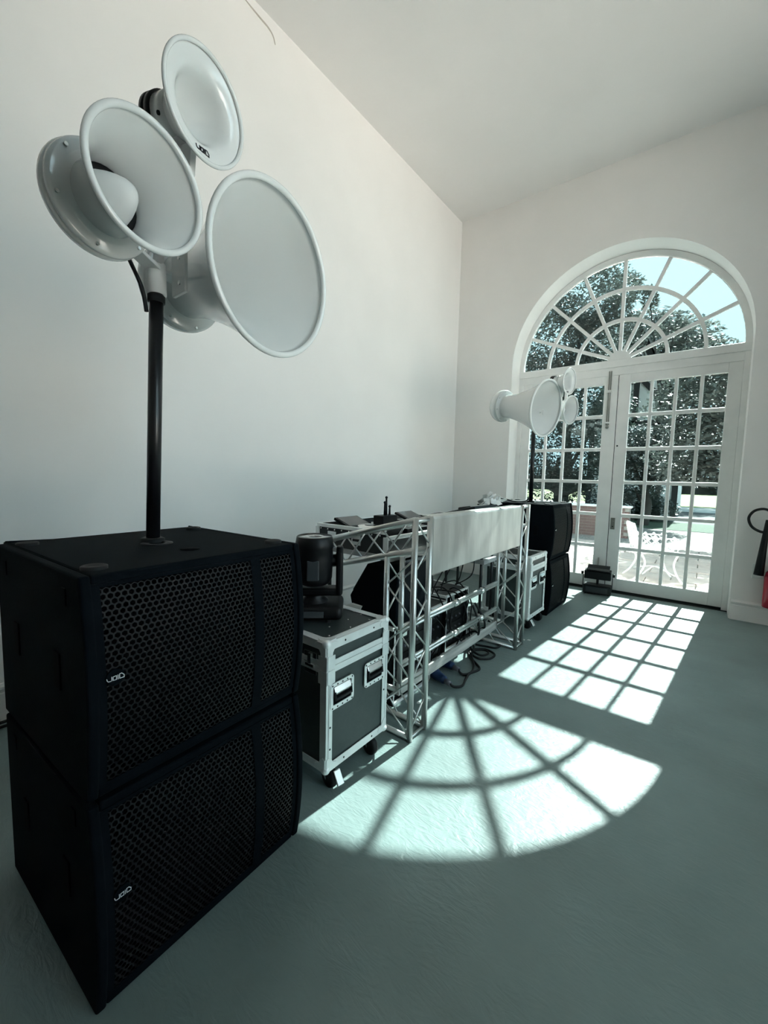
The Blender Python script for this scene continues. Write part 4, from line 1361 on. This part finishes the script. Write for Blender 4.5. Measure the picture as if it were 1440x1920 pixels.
# brick planter wall, bricks one by one
bw = thing('brick_wall', 'low red brick garden wall outside the left door', 'wall', (.25, 6.4, -.04))
MB().box(-1.3, 1.3, .012, .21, 0, .78).build('mortar', 'mortar', bw)
bme = MB().box(-.104, .104, -.0, .05, 0, .064).mesh('brick', 'brick')
for r_ in range(10):
    for i in range(12):
        x_ = -1.3 + .107 + .2175 * i + (.108 if r_ % 2 else 0)
        if x_ < 1.28:
            link_mesh('brick', bme, bw, (x_, 0, .005 + r_ * .077))
MB().box(-1.34, 1.34, -.03, .24, .775, .83).build('coping', 'render_wall', bw, bevel=.01)

# white lattice garden chair and table
def lattice(m, o, u, v, w_, h_, n, r=.008):
    o, u, v = Vector(o), Vector(u), Vector(v)
    for i in range(-n, n + 1):
        for s_ in (1, -1):
            # diagonal lines clipped to the rectangle
            pts = []
            x0_ = i * (w_ / n) if s_ > 0 else i * (w_ / n) + h_
            a, b2 = (x0_, 0.0), (x0_ + s_ * h_, h_)
            (ax, ay), (bx, by) = a, b2
            t0, t1 = 0.0, 1.0
            dx = bx - ax
            if abs(dx) > 1e-9:
                ta, tb_ = (0 - ax) / dx, (w_ - ax) / dx
                t0, t1 = max(t0, min(ta, tb_)), min(t1, max(ta, tb_))
            if t1 - t0 > .05:
                p = o + u * (ax + dx * t0) + v * (h_ * t0)
                q = o + u * (ax + dx * t1) + v * (h_ * t1)
                m.tube([p, q], r, 6)
    m.tube([o, o + u * w_, o + u * w_ + v * h_, o + v * h_, o], r * 1.5, 6)
    for i in range(n):
        c = o + u * (w_ * (i + .5) / n) + v * (h_ + .012)
        m.sphere(c, .022, 8, 5)
    return m


gc = thing('garden_chair', 'white lattice cast iron garden chair on the patio', 'chair', (2.50, 1.55, -.018), radians(20))
lattice(MB(), (-.26, .22, .45), (0, -1, 0), Vector((-.22, 0, 1)).normalized(), .46, .36, 4).build('backrest', 'garden_white', gc)
lattice(MB(), (-.26, -.25, .43), (1, 0, 0), (0, 1, 0), .50, .48, 5).build('seat', 'garden_white', gc)
for sy in (-1, 1):
    lattice(MB(), (-.24, sy * .25, .44), (1, 0, 0), (0, 0, 1), .44, .20, 4).build('arm_panel', 'garden_white', gc)
    for (sx, kx) in ((-.24, -.10), (.22, .08)):
        MB().tube(catmull([(sx, sy * .23, .43), (sx - kx * .6, sy * .23, .28), (sx, sy * .24, .12), (sx + kx, sy * .25, .008)], 5), .013, 8).build('leg', 'garden_white', gc)
MB().tube(catmull([(-.20, -.23, .12), (0, 0, .20), (.20, .23, .12)], 5), .009, 6).tube(catmull([(-.20, .23, .12), (0, 0, .20), (.20, -.23, .12)], 5), .009, 6).build('stretcher', 'garden_white', gc)

gt = thing('garden_table', 'white lattice garden table on the patio at the right', 'table', (3.60, 3.55, -.018))
m = MB()
m.lathe([(.66, .0), (.66, .40), (.68, .41), (.69, .40), (.69, 0)], (0, 0, 0), (0, 0, 1), 32)
m.build('tabletop', 'garden_white', gt)
m = MB()
for k in range(20):
    a0, a1 = 2 * pi * k / 20, 2 * pi * (k + 1.5) / 20
    for (q0, q1) in ((a0, a1), (a1, a0)):
        m.tube([(.40 * cos(q0), .40 * sin(q0), .66), (.40 * cos(q1), .40 * sin(q1), .55)], .008, 6)
m.tube([(.40 * cos(2 * pi * k / 24), .40 * sin(2 * pi * k / 24), .55) for k in range(25)], .011, 6)
m.build('apron', 'garden_white', gt)
for k in range(4):
    a = pi / 4 + k * pi / 2
    MB().tube(catmull([(.30 * cos(a), .30 * sin(a), .66), (.16 * cos(a), .16 * sin(a), .42), (.14 * cos(a), .14 * sin(a), .24), (.30 * cos(a), .30 * sin(a), .01)], 5), .014, 8).build('leg', 'garden_white', gt)

ground('bounce_terrace', BACK - 10, WT, -.045, 'bounce_stone', 'unseen pale paving added to bounce sunlight into the room', W + .35, W + 25)  # unseen ground added to throw sun onto walls and ceiling
bpy.context.view_layer.update()
